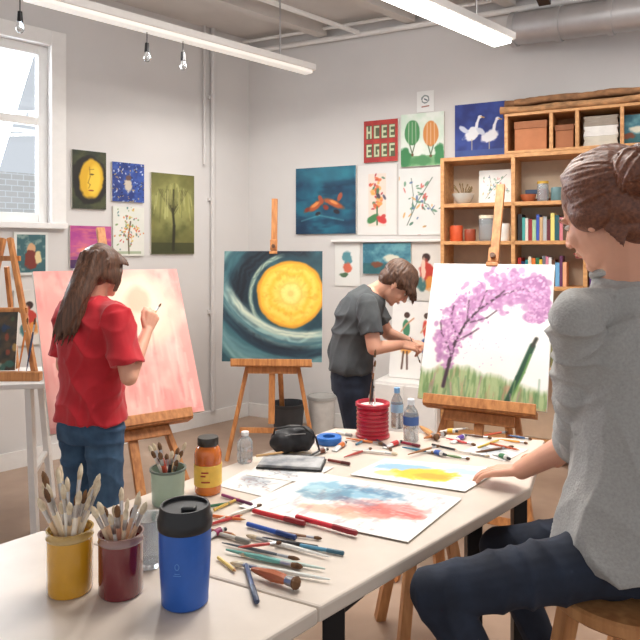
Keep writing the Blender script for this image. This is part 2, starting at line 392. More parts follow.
def p_tree(p):
    p.fill((236,233,229),(242,241,238),4)
    g=fbm(p.X*10,p.Y*4,2); hgt=.17+.05*np.sin(p.u*5)+g*.08
    p.mix(np.clip((hgt-p.v)/.05,0,1)*.85,(150,170,112)); st=fbm(p.X*60,p.Y*9,3); p.mix(np.clip((hgt-p.v)/.04,0,1)*np.clip((st-.45)*4,0,1)*.7,(96,130,76))
    st=fbm(p.X*30,p.Y*8,8); p.mix(np.clip((hgt-p.v)/.05,0,1)*np.clip((st-.6)*5,0,1)*.5,(196,120,110))
    R=random.Random(5); ctr=[(.13,.44),(.17,.56),(.24,.67),(.34,.76),(.47,.83),(.61,.87),(.75,.87),(.87,.82),(.92,.74),(.90,.66),(.85,.62)]
    def cur(t):
        t=t*(len(ctr)-1); i=min(int(t),len(ctr)-2); f=t-i; return ctr[i][0]*(1-f)+ctr[i+1][0]*f, ctr[i][1]*(1-f)+ctr[i+1][1]*f
    def foliage(n,pal,rs,al=.85):
        for i in range(n):
            t=R.random(); x,y=cur(t); th=.05+.075*math.sin(math.pi*min(1,t*1.02))**.8
            a=R.uniform(0,6.3); q=math.sqrt(R.random())*th; cx=x+math.cos(a)*q*1.1; cy=y+math.sin(a)*q
            w_=R.random()**1.5*.24*max(0,1-t*1.1); cy-=w_; cx+=w_*.35
            if .04<cx<.97 and cy<.975: p.ell(cx,cy,R.uniform(.6,1)*rs,R.uniform(.4,.8)*rs,R.choice(pal),.7,R.uniform(0,3),al=al)
    foliage(460,[(176,124,170),(190,138,184),(166,112,160)],.032,.75)
    p.line([(.2,.10),(.23,.28),(.26,.42),(.33,.55),(.42,.65),(.56,.75)],.012,(58,36,52),1,.005)
    for q in ([(.24,.33),(.14,.47),(.12,.55)],[(.27,.45),(.2,.58),(.22,.7)],[(.33,.55),(.5,.6),(.58,.66)],[(.34,.56),(.34,.72)],[(.42,.65),(.48,.8)],[(.27,.42),(.38,.48),(.44,.52)],[(.56,.75),(.75,.82),(.85,.8)],[(.5,.7),(.62,.8)]): p.line(q,.0045,(70,44,62))
    foliage(620,[(200,148,192),(212,166,204),(186,130,178),(224,186,214),(168,114,162)],.014,.8)
    for i in range(26): p.ell(R.uniform(.2,.7),R.uniform(.25,.5),.005,.005,(204,150,192),.5,al=.5)
    p.line([(.70,.02),(.78,.2),(.87,.42)],.019,(28,70,48)); p.line([(.74,.06),(.82,.24),(.86,.36)],.006,(96,140,70)); p.line([(.87,.42),(.895,.47)],.012,(52,50,40))
    for i in range(25):
        x=R.uniform(.05,.95); p.line([(x,.02),(x+R.uniform(-.03,.03),R.uniform(.08,.2))],.004,R.choice([(100,146,88),(70,116,76),(170,190,120),(190,120,150)]),.6)
def p_fish(p):
    p.fill((20,60,90),(28,104,128),4,2); p.mix(np.clip((fbm(p.X*3,p.Y*9,7)-.5)*4,0,1)*.6,(12,38,66)); p.ell(.5,.9,.5,.14,(60,150,164),.8,al=.5)
    for cx,cy,a in ((.33,.42,.5),(.64,.45,-.4)):
        p.ell(cx,cy,.16,.05,(176,84,44),.5,a,wob=.9); p.ell(cx,cy+.02,.08,.025,(222,142,76),.5,a,wob=.8)
        p.ell(cx-.13,cy-.05,.05,.04,(134,50,34),.5,a,wob=.9); p.ell(cx+.1,cy+.1,.03,.07,(166,80,54),.5,a,wob=.9); p.ell(cx+.05,cy-.12,.05,.03,(40,30,40),.5,a,wob=.9)
    p.line([(.1,.2),(.4,.28),(.8,.2)],.012,(110,180,184),.4)
def p_face(p):
    p.fill((44,50,36),(74,78,50),6,3); p.ell(.52,.5,.32,.42,(26,24,20),.1,.1,wob=.2); p.ell(.56,.52,.22,.34,(214,168,36),.15,-.1,wob=.2); p.ell(.64,.5,.12,.27,(236,198,66),.4,-.1)
    p.line([(.5,.72),(.52,.56),(.46,.45),(.52,.42),(.48,.36)],.009,(130,94,30),.6); p.ell(.57,.6,.04,.014,(84,60,24),.4); p.line([(.5,.68),(.63,.69)],.007,(110,78,28),.6); p.ell(.55,.32,.05,.014,(150,70,36),.4)
def p_bluepat(p):
    p.fill((34,54,120),(56,86,164),7,1)
    R=random.Random(2)
    for i in range(110):
        x,y=R.random(),R.random(); p.ell(x,y,R.uniform(.015,.04),R.uniform(.008,.018),R.choice([(214,218,230),(190,164,90),(120,150,206),(22,28,70)]),.4,R.uniform(0,3),al=.85)
    p.ell(.5,.42,.1,.16,(196,186,170),.4,wob=.7); p.ell(.5,.62,.08,.07,(100,74,70),.4,wob=.5)
def p_olive(p):
    p.fill((84,86,44),(116,114,62),5,3); p.ell(.52,.62,.36,.32,(146,146,84),.7,wob=.7,al=.7); p.ell(.5,.6,.24,.24,(172,172,108),.8,wob=.8,al=.5)
    p.rect(0,0,1,.14,(50,54,30),.7)
    p.line([(.5,.05),(.52,.35),(.48,.6),(.5,.8)],.02,(44,42,24),1,.008)
    R=random.Random(3)
    for i in range(16):
        a=-1.1+2.2*i/15; p.line([(.5,.45+.15*abs(a)*R.random()),(.5+a*.2,.68),(.5+a*.3,.8)],.004,(56,54,28),.8)
    for i in range(60):
        a=R.uniform(-.42,.42); y=.86-abs(a)*.35+R.uniform(-.05,.05); L=R.uniform(.12,.35); p.line([(.5+a,y),(.5+a*1.1,y-L)],.005,R.choice([(186,182,110),(150,150,82),(92,94,48),(206,204,140)]),.55)
def p_floral(p):
    p.fill((226,224,216),(216,218,208),4); R=random.Random(8)
    p.line([(.5,.05),(.48,.4),(.55,.7)],.016,(96,86,60))
    for i in range(90):
        p.ell(.5+R.gauss(0,.2),.55+R.gauss(0,.18),R.uniform(.012,.035),R.uniform(.01,.02),R.choice([(120,150,90),(214,120,60),(80,120,120),(210,180,80),(190,80,70)]),.4,R.uniform(0,3),al=.85)
    p.rect(.1,.04,.9,.1,(130,150,110),.6)
def p_sunset(p):
    p.fill((164,60,136),(198,96,146),4,2); p.mix(np.clip(.5-p.v,0,1)*1.4,(70,40,110)); p.ell(.5,.42,.3,.08,(240,164,120),.6); p.mix(np.clip((fbm(p.X*3,p.Y*12,4)-.5)*4,0,1)*.5,(232,134,120)); p.rect(0,0,1,.2,(40,30,70),.7)
def p_tealfig(p):
    p.fill((220,222,218)); ins=((p.u>.08)&(p.u<.92)&(p.v>.06)&(p.v<.94)); p.rect(.08,.06,.92,.94,(58,98,104)); p.mix(np.clip((fbm(p.X*8,p.Y*8,5)-.5)*5,0,1)*.7*ins,(150,170,160))
    p.ell(.5,.62,.1,.12,(206,160,120),.2,wob=.5); p.ell(.5,.35,.16,.22,(120,50,40),.2,wob=.6); p.ell(.7,.4,.08,.16,(220,200,150),.3,wob=.8)
def p_redfig(p):
    p.fill((224,220,214),(214,210,204),4); p.ell(.5,.72,.07,.07,(60,40,36),.3,wob=.5); p.ell(.5,.46,.12,.2,(190,60,50),.3,wob=.8); p.ell(.62,.3,.09,.12,(220,146,70),.4,wob=.9); p.ell(.35,.3,.07,.12,(70,116,116),.4,wob=.9); p.ell(.4,.5,.04,.2,(236,200,180),.4,wob=.8)
def p_redgreen(p):
    p.fill((160,44,46),(184,60,52),6); g=(196,206,170)
    for j,row in ((.57,'HCEE'),(.13,'EGEF')):
        for i,kind in enumerate(row):
            x=.08+i*.225; y=j; w=.15; h=.30; tkx=.04; tky=.05
            p.rect(x-.015,y-.015,x+w+.015,y+h+.015,(64,104,72),.8)
            p.rect(x,y,x+tkx,y+h,g)
            if kind!='H': p.rect(x,y+h-tky,x+w,y+h,g)
            if kind in 'EFH': p.rect(x,y+h/2-tky/2,x+w*.9,y+h/2+tky/2,g)
            if kind in 'ECG': p.rect(x,y,x+w,y+tky,g)
            if kind=='H': p.rect(x+w-tkx,y,x+w,y+h,g)
            if kind=='G': p.rect(x+w-tkx,y,x+w,y+h*.45,g); p.rect(x+w*.55,y+h*.4,x+w,y+h*.4+tky,g)
def p_balloons(p):
    p.fill((226,232,224),(206,222,206),5); p.rect(0,0,1,.2,(96,156,96),.7)
    for cx,cy,c in ((.27,.64,(70,136,84)),(.7,.6,(206,134,70))):
        p.ell(cx,cy,.15,.24,c,.08,wob=.1); 
        for a in (-.08,0,.08): p.line([(cx+a,cy+.2),(cx+a*1.1,cy-.2)],.006,(232,228,206),.7)
        p.line([(cx-.06,cy-.22),(cx,cy-.4),(cx+.06,cy-.22)],.01,(80,100,70)); p.ell(cx,cy-.42,.03,.03,(110,80,50))
    p.ell(.9,.2,.1,.2,(60,130,80),.3,wob=.8); p.ell(.08,.18,.12,.18,(60,130,80),.3,wob=.8); p.ell(.5,.1,.2,.1,(80,140,90),.4,wob=.8)
def p_flower(p):
    p.fill((230,226,222),(222,220,218),4); p.rect(.28,.12,.72,.88,(238,208,190),.6); R=random.Random(11)
    for i in range(40): p.ell(R.gauss(.5,.09),R.gauss(.55,.14),R.uniform(.02,.05),R.uniform(.012,.03),R.choice([(190,50,44),(216,106,60),(170,50,60),(70,120,90),(230,170,90),(60,60,80)]),.4,R.uniform(0,3),al=.85)
    p.line([(.5,.15),(.5,.4)],.012,(60,110,70)); p.ell(.4,.24,.09,.05,(70,130,80),.3,.5,wob=.8); p.ell(.6,.22,.08,.05,(200,60,60),.3,-.5,wob=.8)
def p_leaves(p):
    p.fill((230,230,228),(222,224,222),4); R=random.Random(4)
    p.line([(.2,.15),(.45,.5),(.8,.85)],.006,(90,110,96)); p.line([(.3,.3),(.35,.6),(.3,.85)],.005,(90,110,96)); p.line([(.5,.5),(.7,.45),(.85,.3)],.005,(90,110,96))
    for i in range(44): 
        p.ell(R.gauss(.5,.2),R.gauss(.5,.22),R.uniform(.02,.05),R.uniform(.01,.02),R.choice([(90,140,110),(200,90,80),(80,110,150),(214,164,90),(60,110,90)]),.3,R.uniform(0,3),al=.8)
def p_birds(p):
    p.fill((32,48,118),(50,72,150),5,2)
    for cx,f,cy in ((.34,1,.42),(.68,1,.36)):
        p.ell(cx,cy,.17,.11,(228,230,236),.25,.5*f,wob=.7); p.line([(cx+.08*f,cy+.06),(cx+.1*f,cy+.2),(cx+.14*f,cy+.3)],.028,(230,232,238),1,.018); p.ell(cx+.16*f,cy+.32,.04,.03,(232,232,238),.2); p.ell(cx-.16*f,cy+.1,.1,.05,(200,206,222),.3,-.7*f,wob=.6)
        p.line([(cx,cy-.1),(cx,.12)],.008,(180,170,140)); p.line([(cx+.18,cy+.32),(cx+.24,cy+.3)],.01,(210,160,70))
    p.rect(0,0,1,.12,(66,90,150),.7)
def p_doodle(p):
    p.fill((230,230,228)); p.ell(.5,.6,.2,.2,(130,140,140),.1,wob=.4); p.ell(.5,.6,.14,.14,(230,230,228),.1,wob=.4); p.line([(.3,.25),(.7,.28)],.03,(160,110,100)); p.line([(.45,.62),(.6,.55)],.03,(90,100,110))
def p_tealland(p):
    p.fill((56,112,132),(104,160,170),5,1); p.rect(0,0,1,.35,(40,90,90),.6); p.ell(.6,.5,.25,.12,(216,216,198),.5,wob=.7); p.ell(.3,.3,.2,.1,(120,70,50),.5,wob=.7)
def p_two(p):
    p.fill((234,232,228),(226,224,222),4)
    for cx,c,s in ((.3,(66,130,96),(226,160,80)),(.7,(200,66,54),(60,90,140))):
        p.ell(cx,.82,.04,.04,(70,46,36),.2); p.ell(cx,.64,.05,.12,c,.2,.15,wob=.4); p.ell(cx+.02,.42,.08,.12,s,.2,wob=.5)
        p.line([(cx-.03,.34),(cx-.05,.12)],.012,(90,60,46)); p.line([(cx+.04,.34),(cx+.06,.12)],.012,(90,60,46)); p.line([(cx,.7),(cx+.14,.78)],.01,(200,150,120)); p.line([(cx,.7),(cx-.1,.6)],.01,(200,150,120))
def p_small(p):
    p.fill((228,228,224)); p.ell(.5,.62,.12,.14,(90,146,156),.3,wob=.9); p.ell(.5,.4,.12,.1,(210,106,80),.4,wob=.9); p.ell(.4,.25,.1,.05,(80,110,80),.4,wob=.9)
def p_dark(p):
    p.fill((46,48,48),(84,70,54),7); R=random.Random(9)
    for i in range(26):
        x=R.random(); y=R.random(); p.ell(x,y,R.uniform(.03,.08),R.uniform(.03,.08),R.choice([(150,70,50),(60,110,100),(190,150,80),(70,90,60),(190,180,160),(40,60,90)]),.5,wob=.9,al=.8,seed=i)
def p_wash(p):
    p.fill((236,234,229),(230,228,224),4)
    n=fbm(p.X*3.4,p.Y*5,2)
    def wash(cx,cy,rx,ry,col,al,seed,ang=0): p.ell(cx,cy,rx,ry,col,.6,ang,1.5,al,seed)
    wash(.36,.70,.42,.16,(120,170,194),.85,1,-.1); wash(.3,.56,.26,.12,(84,130,156),.7,4); wash(.5,.80,.28,.08,(70,118,154),.65,6); wash(.2,.62,.14,.08,(170,204,212),.8,3)
    wash(.62,.36,.32,.13,(218,120,104),.8,8,.15); wash(.74,.52,.24,.12,(204,94,88),.65,11,.1); wash(.45,.26,.24,.08,(234,170,142),.75,14); wash(.86,.46,.1,.08,(216,84,76),.7,13); wash(.5,.52,.16,.05,(100,80,104),.45,16)
    st=fbm(p.X*26,p.Y*9,5); p.mix(np.clip((st-.58)*5,0,1)*.25*(n>.38),(110,80,96)); p.mix(np.clip((fbm(p.X*16,p.Y*40,9)-.6)*5,0,1)*.4*(n>.35),(236,226,220))
    m=((p.u<.05)|(p.u>.95)|(p.v<.06)|(p.v>.94)); p.mix(m*.9,(236,234,230))
def p_yellow(p):
    p.fill((234,234,232)); p.ell(.3,.62,.5,.2,(126,170,202),.5,0,1.0,.85,2); p.ell(.75,.7,.4,.15,(160,192,212),.5,0,1.0,.8,5)
    p.ell(.55,.42,.5,.24,(238,186,36),.4,0,.9,.95,7); p.ell(.6,.38,.25,.12,(240,146,36),.5,0,.9,.7,9); p.ell(.25,.3,.2,.12,(232,200,104),.5,0,.9,.7,11)
    m=((p.u<.05)|(p.u>.95)|(p.v<.08)|(p.v>.92)); p.mix(m*.9,(234,234,232))
def p_sketch(seed):
    def f(p):
        p.fill((226,224,220),(216,214,212),4); R=random.Random(seed)
        p.ell(.5,.5,.25,.2,(160,170,180),.6,0,.8,.6,seed); p.ell(.3,.6,.15,.12,(110,116,130),.6,0,.9,.5,seed+2)
        for i in range(18):
            x,y=R.uniform(.1,.8),R.uniform(.1,.85); pts=[(x,y)]
            for j in range(4): x+=R.uniform(-.1,.14); y+=R.uniform(-.1,.1); pts.append((x,y))
            p.line(pts,.006,R.choice([(80,82,90),(110,100,100),(70,80,100),(150,110,100)]),.8)
    return f
# ================================================================ wall pictures
def hang(wall,x0,y0,x1,y1,pf,label,cat='painting',t=.02,group=None):
    d,n,ang,W=(dL,nL,AL,WL) if wall=='L' else (dB,nB,AB,WB)
    sa,_=wall_s(x0,d,n,t); sb,_=wall_s(x1,d,n,t); _,Yc=wall_s((x0+x1)/2,d,n,t)
    zb,zt=wz(y1,Yc),wz(y0,Yc)
    return canvas('painting' if cat=='painting' else 'drawing',abs(sb-sa),zt-zb,t,pf,label,cat,W((sa+sb)/2,.003,zb),ang,res=110,group=group)
hang('L',72,151,106,209,p_face,'dark painting of a yellow oval face on the left wall beside the window')
hang('L',112,163,144,202,p_bluepat,'small blue patterned painting between the yellow face and the green tree')
hang('L',151,174,194,254,p_olive,'tall olive green painting of a drooping tree on the left wall')
hang('L',113,207,144,256,p_floral,'white painting of an orange and green flowering tree under the blue one')
hang('L',70,226,111,268,p_sunset,'purple and magenta sunset painting behind the pink canvas easel')
hang('L',14,232,48,275,p_tealfig,'white-bordered teal picture with a small figure under the window','picture')
hang('L',14,290,44,345,p_redfig,'pale picture with a red figure behind the tabletop easel','picture')
hang('B',296,167,356,234,p_fish,'dark teal painting with two orange fish on the back wall')
hang('B',364,120,398,162,p_redgreen,'small red painting with pale green block letters on the back wall')
hang('B',401,113,444,166,p_balloons,'picture of a green and an orange balloon on pale ground','picture')
hang('B',417,91,434,112,p_doodle,'tiny white sheet with a round grey doodle above the balloon picture','drawing',.004)
hang('B',455,103,506,156,p_birds,'deep blue painting of two white birds left of the upper cubbies')
hang('B',358,165,397,235,p_flower,'white sheet with a red and orange flower, right of the fish painting','drawing',.006)
hang('B',399,168,441,235,p_leaves,'white sheet with scattered coloured leaves beside the bookcase','drawing',.006)
hang('B',335,241,360,286,p_small,'narrow white sheet with a blue and orange blot under the ledge','drawing',.006)
hang('B',363,243,411,274,p_tealland,'small teal landscape painting under the ledge behind the man')
hang('B',412,241,441,301,p_redfig,'white sheet with a red figure under the ledge beside the blossom tree canvas','drawing',.006)
sa,_=wall_s(331,dB,nB,.04); sb,_=wall_s(441,dB,nB,.04); _,Yc=wall_s(390,dB,nB,.04)
m_=MB(); bbox(m_,sa,sb,.003,.05,wz(239.5,Yc)-.02,wz(239.5,Yc)); m_.obj('trim_20',M['white'],smooth=False,kind='structure',bevel=.003)
sa,_=wall_s(376,dB,nB,.35); sb,_=wall_s(438,dB,nB,.35); _,Yc=wall_s(412,dB,nB,.35)
zc=wz(383,Yc); cab=thing('low_cabinet','low white cabinet against the back wall holding the two-figure picture','cabinet',WB((sa+sb)/2,.2,0))
m_=MB(); bbox(m_,sa,sb,.03,.38,.06,zc); m_.obj('body',M['white'],cab,smooth=False,bevel=.004)
m_=MB(); bbox(m_,sa+.03,sb-.03,.06,.34,0,.06); m_.obj('plinth',M['black'],cab,smooth=False)
for i in range(2):
    w=(sb-sa)/2; m_=MB(); bbox(m_,sa+w*i+.01,sa+w*(i+1)-.01,.38,.396,.08,zc-.02); dr=m_.obj('door',M['white'],cab,smooth=False,bevel=.003)
    m_=MB(); q=WB(sa+w*(i+ (.85 if i==0 else .15)),.41,zc*.6); m_.tube(q-V((0,0,.05)),q+V((0,0,.05)),.006); m_.obj('handle',M['metal'],dr)
_,Yp=wall_s(410,dB,nB,.3); sm,_=wall_s(410,dB,nB,.3); sl,_=wall_s(384,dB,nB,.3); sr,_=wall_s(435,dB,nB,.3)
canvas('painting',sr-sl,wz(303,Yp)-zc,.015,p_two,'white board painted with a green and a red figure, leaning behind the man','painting',WB(sm,.2,zc+.002),AB,.18,res=110)
# ================================================================ bookcase
OF=.30
def FS(px): return wall_s(px,dB,nB,OF)[0]
def FZ(px,py): return wz(py,wall_s(px,dB,nB,OF)[1])
sl=FS(444); sr=FS(660)
zt=FZ(475,156); z3=FZ(475,203); z2=FZ(475,241); z1b=FZ(475,285)
bc=thing('bookcase','pine wall bookcase with four shelves behind the blossom tree easel','bookcase',WB((sl+sr)/2,.15,0))
th=.028
def sh(mb_name,a,b_,za,zb,oa=.005,ob_=OF,par=bc):
    m_=MB(); bbox(m_,a,b_,oa,ob_,za,zb); return m_.obj(mb_name,M['wood2'],par,smooth=False,bevel=.002)
sh('side_panel',sl-th,sl,0,zt); sh('side_panel',sr,sr+th,0,zt)
for z in (zt,z3,z2,z1b,.12): sh('shelf',sl,sr,z-th,z)
smid=FS(511); sh('divider',smid,smid+th,z1b,zt-th); smid2=FS(583); sh('divider',smid2,smid2+th,z1b,zt-th)
z0b=(z1b+.12)/2; sh('shelf',sl,sr,z0b-th,z0b)
m_=MB(); bbox(m_,sl,sr,.003,.012,.1,zt-.01); m_.obj('back_panel',mat('bookcase back',(206,186,162),.7,var=.04),bc,smooth=False)
ul=FS(506); ur=FS(660); zu0=zt+.001; zu1=FZ(572,108)
uc=thing('cubby_shelf','pine cubby shelf standing on top of the bookcase','shelf',WB((ul+ur)/2,.15,zu0))
for a in (ul,FS(549+2),FS(577),FS(622),ur):
    sh('divider' if a not in (ul,ur) else 'side_panel',a-.012,a+.012,zu0+.02,zu1-.02,par=uc)
sh('shelf',ul-.012,ur+.012,zu0,zu0+.02,par=uc); sh('shelf',ul-.012,ur+.012,zu1-.02,zu1,par=uc)
m_=MB(); bbox(m_,ul,ur,.006,.012,zu0+.02,zu1-.02); m_.obj('back_panel',M['wood2'],uc,smooth=False)
hh=FZ(530,118)-FZ(530,150)
zc0=zu0+.02
def lidbox(x0,x1,h,col,label):
    r=thing('cardboard_box',label,'box',WB((FS(x0)+FS(x1))/2,.16,zc0))
    m_=MB(); bbox(m_,FS(x0),FS(x1),.05,.27,zc0+.001,zc0+h*.75); m_.obj('body',cm(col,.8),r,smooth=False,bevel=.003)
    m_=MB(); bbox(m_,FS(x0)-.004,FS(x1)+.004,.045,.276,zc0+h*.75,zc0+h); m_.obj('lid',cm(tuple(int(c*.86) for c in col),.8),r,smooth=False,bevel=.003)
lidbox(514,546,hh*.92,(180,116,78),'wider brown cardboard box in the leftmost upper cubby')
lidbox(555,573,hh*.72,(160,102,68),'narrow brown cardboard box in the second upper cubby')
for i,(c,nm) in enumerate((((200,194,180),'cream paper bundle at the bottom of the stack in the third cubby'),((224,222,218),'white paper bundle in the middle of the stack in the third cubby'),((150,140,128),'grey-brown folder on top of the paper stack in the third cubby'))):
    m_=MB(); hz=hh*.3
    for k in range(4): 
        bbox(m_,FS(583)+.004*k%.01,FS(618)-.003*(k%3),.05+.003*k,.26,zc0+.001+i*(hz+.001)+k*hz/4,zc0+.001+i*(hz+.001)+(k+1)*hz/4-.001)
    m_.obj('paper_bundle',cm(c,.8),smooth=False,label=nm,cat='paper stack')
canvas('painting',.2,hh*.9,.012,p_tealland,'blue-green canvas standing in the rightmost upper cubby','painting',WB(FS(635),.2,zc0+.001),AB,.03,res=60)
for i,(a,c,o,r_,zz) in enumerate(((498,(120,82,56),.07,.034,0),(501,(150,104,70),.15,.034,0),(499,(196,146,100),.245,.028,0),(500,(150,106,72),.11,.030,.074),(512,(172,124,84),.20,.028,.068))):
    s_=FS(a); e_=FS(668-i*6); m_=MB(); zz=zu1+r_*1.15+.002+zz
    m_.path([WB(s_+(e_-s_)*t,o+.006*math.sin(t*7+i),zz+.004*math.sin(t*13+i)) for t in np.linspace(0,1,25)],[r_*(.92+.12*math.sin(t*1.3+i)*math.cos(t*2.1)) for t in range(25)],12)
    m_.obj('wooden_pole',mat('rough bark %d'%i,c,.85,c2=tuple(int(k*.68) for k in c),scale=22,stretch=(.6,1,1),bump=.4),label='%s rough wooden pole lying on top of the cubby shelf'%('dark brown rear','mid-brown middle','pale tan front','brown upper rear','light brown upper front')[i],cat='pole')
def pot(name,px,z,r,h,col,label,cat,off=.2,shape='cyl',mt=None,lid=None,fillc=None):
    q=WB(FS(px)+.0,off,z+.001); r_=thing(name,label,cat,q)
    if shape=='bowl': pr=[(0,0),(r*.45,0),(r*.8,h*.4),(r,h),(r*.93,h),(r*.72,h*.42),(0,h*.12)]
    else: pr=[(0,0),(r*.9,0),(r,h*.1),(r,h*.9),(r*.94,h),(r*.86,h),(r*.88,h*.1),(0,h*.08)]
    MB().lathe(pr,q,24).obj('body',mt or cm(col,.4),r_)
    if fillc: MB().lathe([(0,h*.1),(r*.84,h*.1),(r*.84,h*.7),(0,h*.74)],q,20).obj('contents',cm(fillc,.8,scale=60,bump=.5),r_)
    if lid: MB().lathe([(0,h),(r*1.0,h),(r*1.0,h*1.14),(0,h*1.14)],q,24).obj('lid',cm(lid,.4),r_)
    return r_
pot('ceramic_bowl',460,z3,.085,.08,(196,194,186),'grey-white bowl with dry twigs on the top left shelf','bowl',shape='bowl')
q=WB(FS(460),.2,z3+.05)
m_=MB(); R=random.Random(1)
for i in range(14):
    a=R.uniform(0,6.3); e=V((math.cos(a)*.07,math.sin(a)*.07,R.uniform(.05,.12))); m_.path([q-V((0,0,.02)),q+e*.6,q+e],[.003,.003,.006],6)
m_.obj('dry_twigs',cm((132,110,74),.8),label='bunch of dry twigs in the grey-white bowl',cat='twigs')
_,Yq=wall_s(493,dB,nB,.2)
canvas('picture',.26,(198-164)/F*Yq,.015,p_leaves,'white print with small leaves standing on the top left shelf','picture',WB(FS(492),.14,z3+.002),AB,.06,res=60)
pot('clay_pot',453,z2,.05,.12,(206,86,46),'orange clay pot at the left end of the middle shelf','pot')
pot('clay_cup',467,z2,.042,.09,(150,66,40),'small reddish brown cup beside the orange pot','cup')
pot('storage_jar',484,z2,.06,.17,(0,0,0),'glass storage jar filled with tan pieces, cream lid','jar',mt=M['plastic'],fillc=(176,126,80),lid=(226,214,190))
pot('ceramic_vase',502,z2,.04,.13,(224,222,216),'slim white vase beside the glass storage jar','vase')
pot('ceramic_vase',456,z1b,.05,.14,(206,180,140),'tan vase on the lower left shelf','vase')
pot('storage_jar',476,z1b,.05,.13,(0,0,0),'clear jar of blue powder on the lower left shelf','jar',mt=M['plastic'],fillc=(70,110,160),lid=(60,60,64))
pot('clay_bowl',526,z3,.06,.055,(176,100,66),'brown clay bowl on the top middle shelf','bowl',shape='bowl')
pot('storage_jar',541,z3,.04,.13,(0,0,0),'clear jar of red powder on the top middle shelf','jar',mt=M['plastic'],fillc=(170,60,50),lid=(200,160,60))
pot('clay_cup',555,z3,.04,.10,(96,128,132),'blue-grey cup on the top middle shelf','cup')
pot('storage_jar',570,z3,.035,.12,(0,0,0),'clear jar of ochre powder on the top middle shelf','jar',mt=M['plastic'],fillc=(206,160,70),lid=(70,60,60))
for i,(n_,c) in enumerate((('rust',(150,80,50)),('ivory',(222,214,196)),('slate blue',(84,102,130)))):
    m_=MB(); bbox(m_,FS(518)+.01*i,FS(548)-.012*i,.04,.10+.0*i,z3+.001+i*.034,z3+.033+i*.034); m_.obj('folded_box',cm(c,.8),smooth=False,bevel=.003,label='flat %s box stacked behind the brown clay bowl'%n_,cat='box')
def book(s_,z,w,h,col,label,off=.24,dep=.17,group=None):
    r=thing('book',label,'book',WB(s_+w/2,off-dep/2,z),group)
    m_=MB(); bbox(m_,s_+.0,s_+.003,off-dep,off,z+.001,z+h); bbox(m_,s_+w-.003,s_+w,off-dep,off,z+.001,z+h); bbox(m_,s_+.003,s_+w-.003,off-.003,off,z+.001,z+h)
    m_.obj('cover',cm(col,.5),r,smooth=False)
    m_=MB(); bbox(m_,s_+.004,s_+w-.004,off-dep+.005,off-.004,z+.004,z+h-.005); m_.obj('pages',M['paper'],r,smooth=False)
R=random.Random(12)
cols=[('red',(186,50,44)),('navy',(36,50,96)),('teal',(40,134,140)),('cream',(222,212,188)),('orange',(216,114,44)),('forest green',(40,104,66)),('yellow',(222,182,60)),('slate grey',(108,112,120)),('pink',(212,130,150)),('white',(230,230,228)),('chocolate brown',(96,60,40)),('sky blue',(110,170,212)),('plum',(100,50,90)),('peach',(230,170,130))]
s_=smid+th+.01
for n_,c in cols:
    w=R.uniform(.018,.03)
    if s_+w>smid2: break
    book(s_,z1b,w,R.uniform(.17,.225),c,'%s book in the colourful lower row of the bookcase'%n_); s_+=w+.002
s_=smid+th+.01
for n_,c in [('black',(40,40,44)),('turquoise',(70,166,162)),('off-white',(216,214,204)),('dark red',(140,34,40)),('pale green',(160,190,150)),('royal blue',(50,80,170)),('tan',(190,156,116)),('silver grey',(170,172,174)),('maroon',(96,30,44)),('lemon',(226,210,120)),('dark teal',(20,80,90)),('rose',(200,120,130)),('umber',(90,66,46))]:
    w=R.uniform(.018,.03)
    if s_+w>smid2: break
    book(s_,z2,w,R.uniform(.15,.20),c,'%s book in the middle row of the bookcase'%n_); s_+=w+.002
s_=smid2+th+.01
for n_,c in [('purple',(110,70,140)),('mint',(150,206,186)),('brick red',(170,74,56)),('beige',(210,196,170))]:
    book(s_,z1b,.035,.2,c,'%s book at the right end of the lower row'%n_); s_+=.038
for k_,(n_,c,x0,x1) in enumerate((('kraft brown',(176,134,92),448,474),('dusty blue',(96,120,146),480,508),('charcoal',(70,70,74),516,546),('olive',(128,128,84),550,578))):
    m_=MB(); bbox(m_,FS(x0),FS(x1),.05,.28,z0b+.001,z0b+.2); m_.obj('storage_bin',cm(c,.8),smooth=False,bevel=.006,label='%s storage bin on the low shelf of the bookcase'%n_,cat='storage bin')
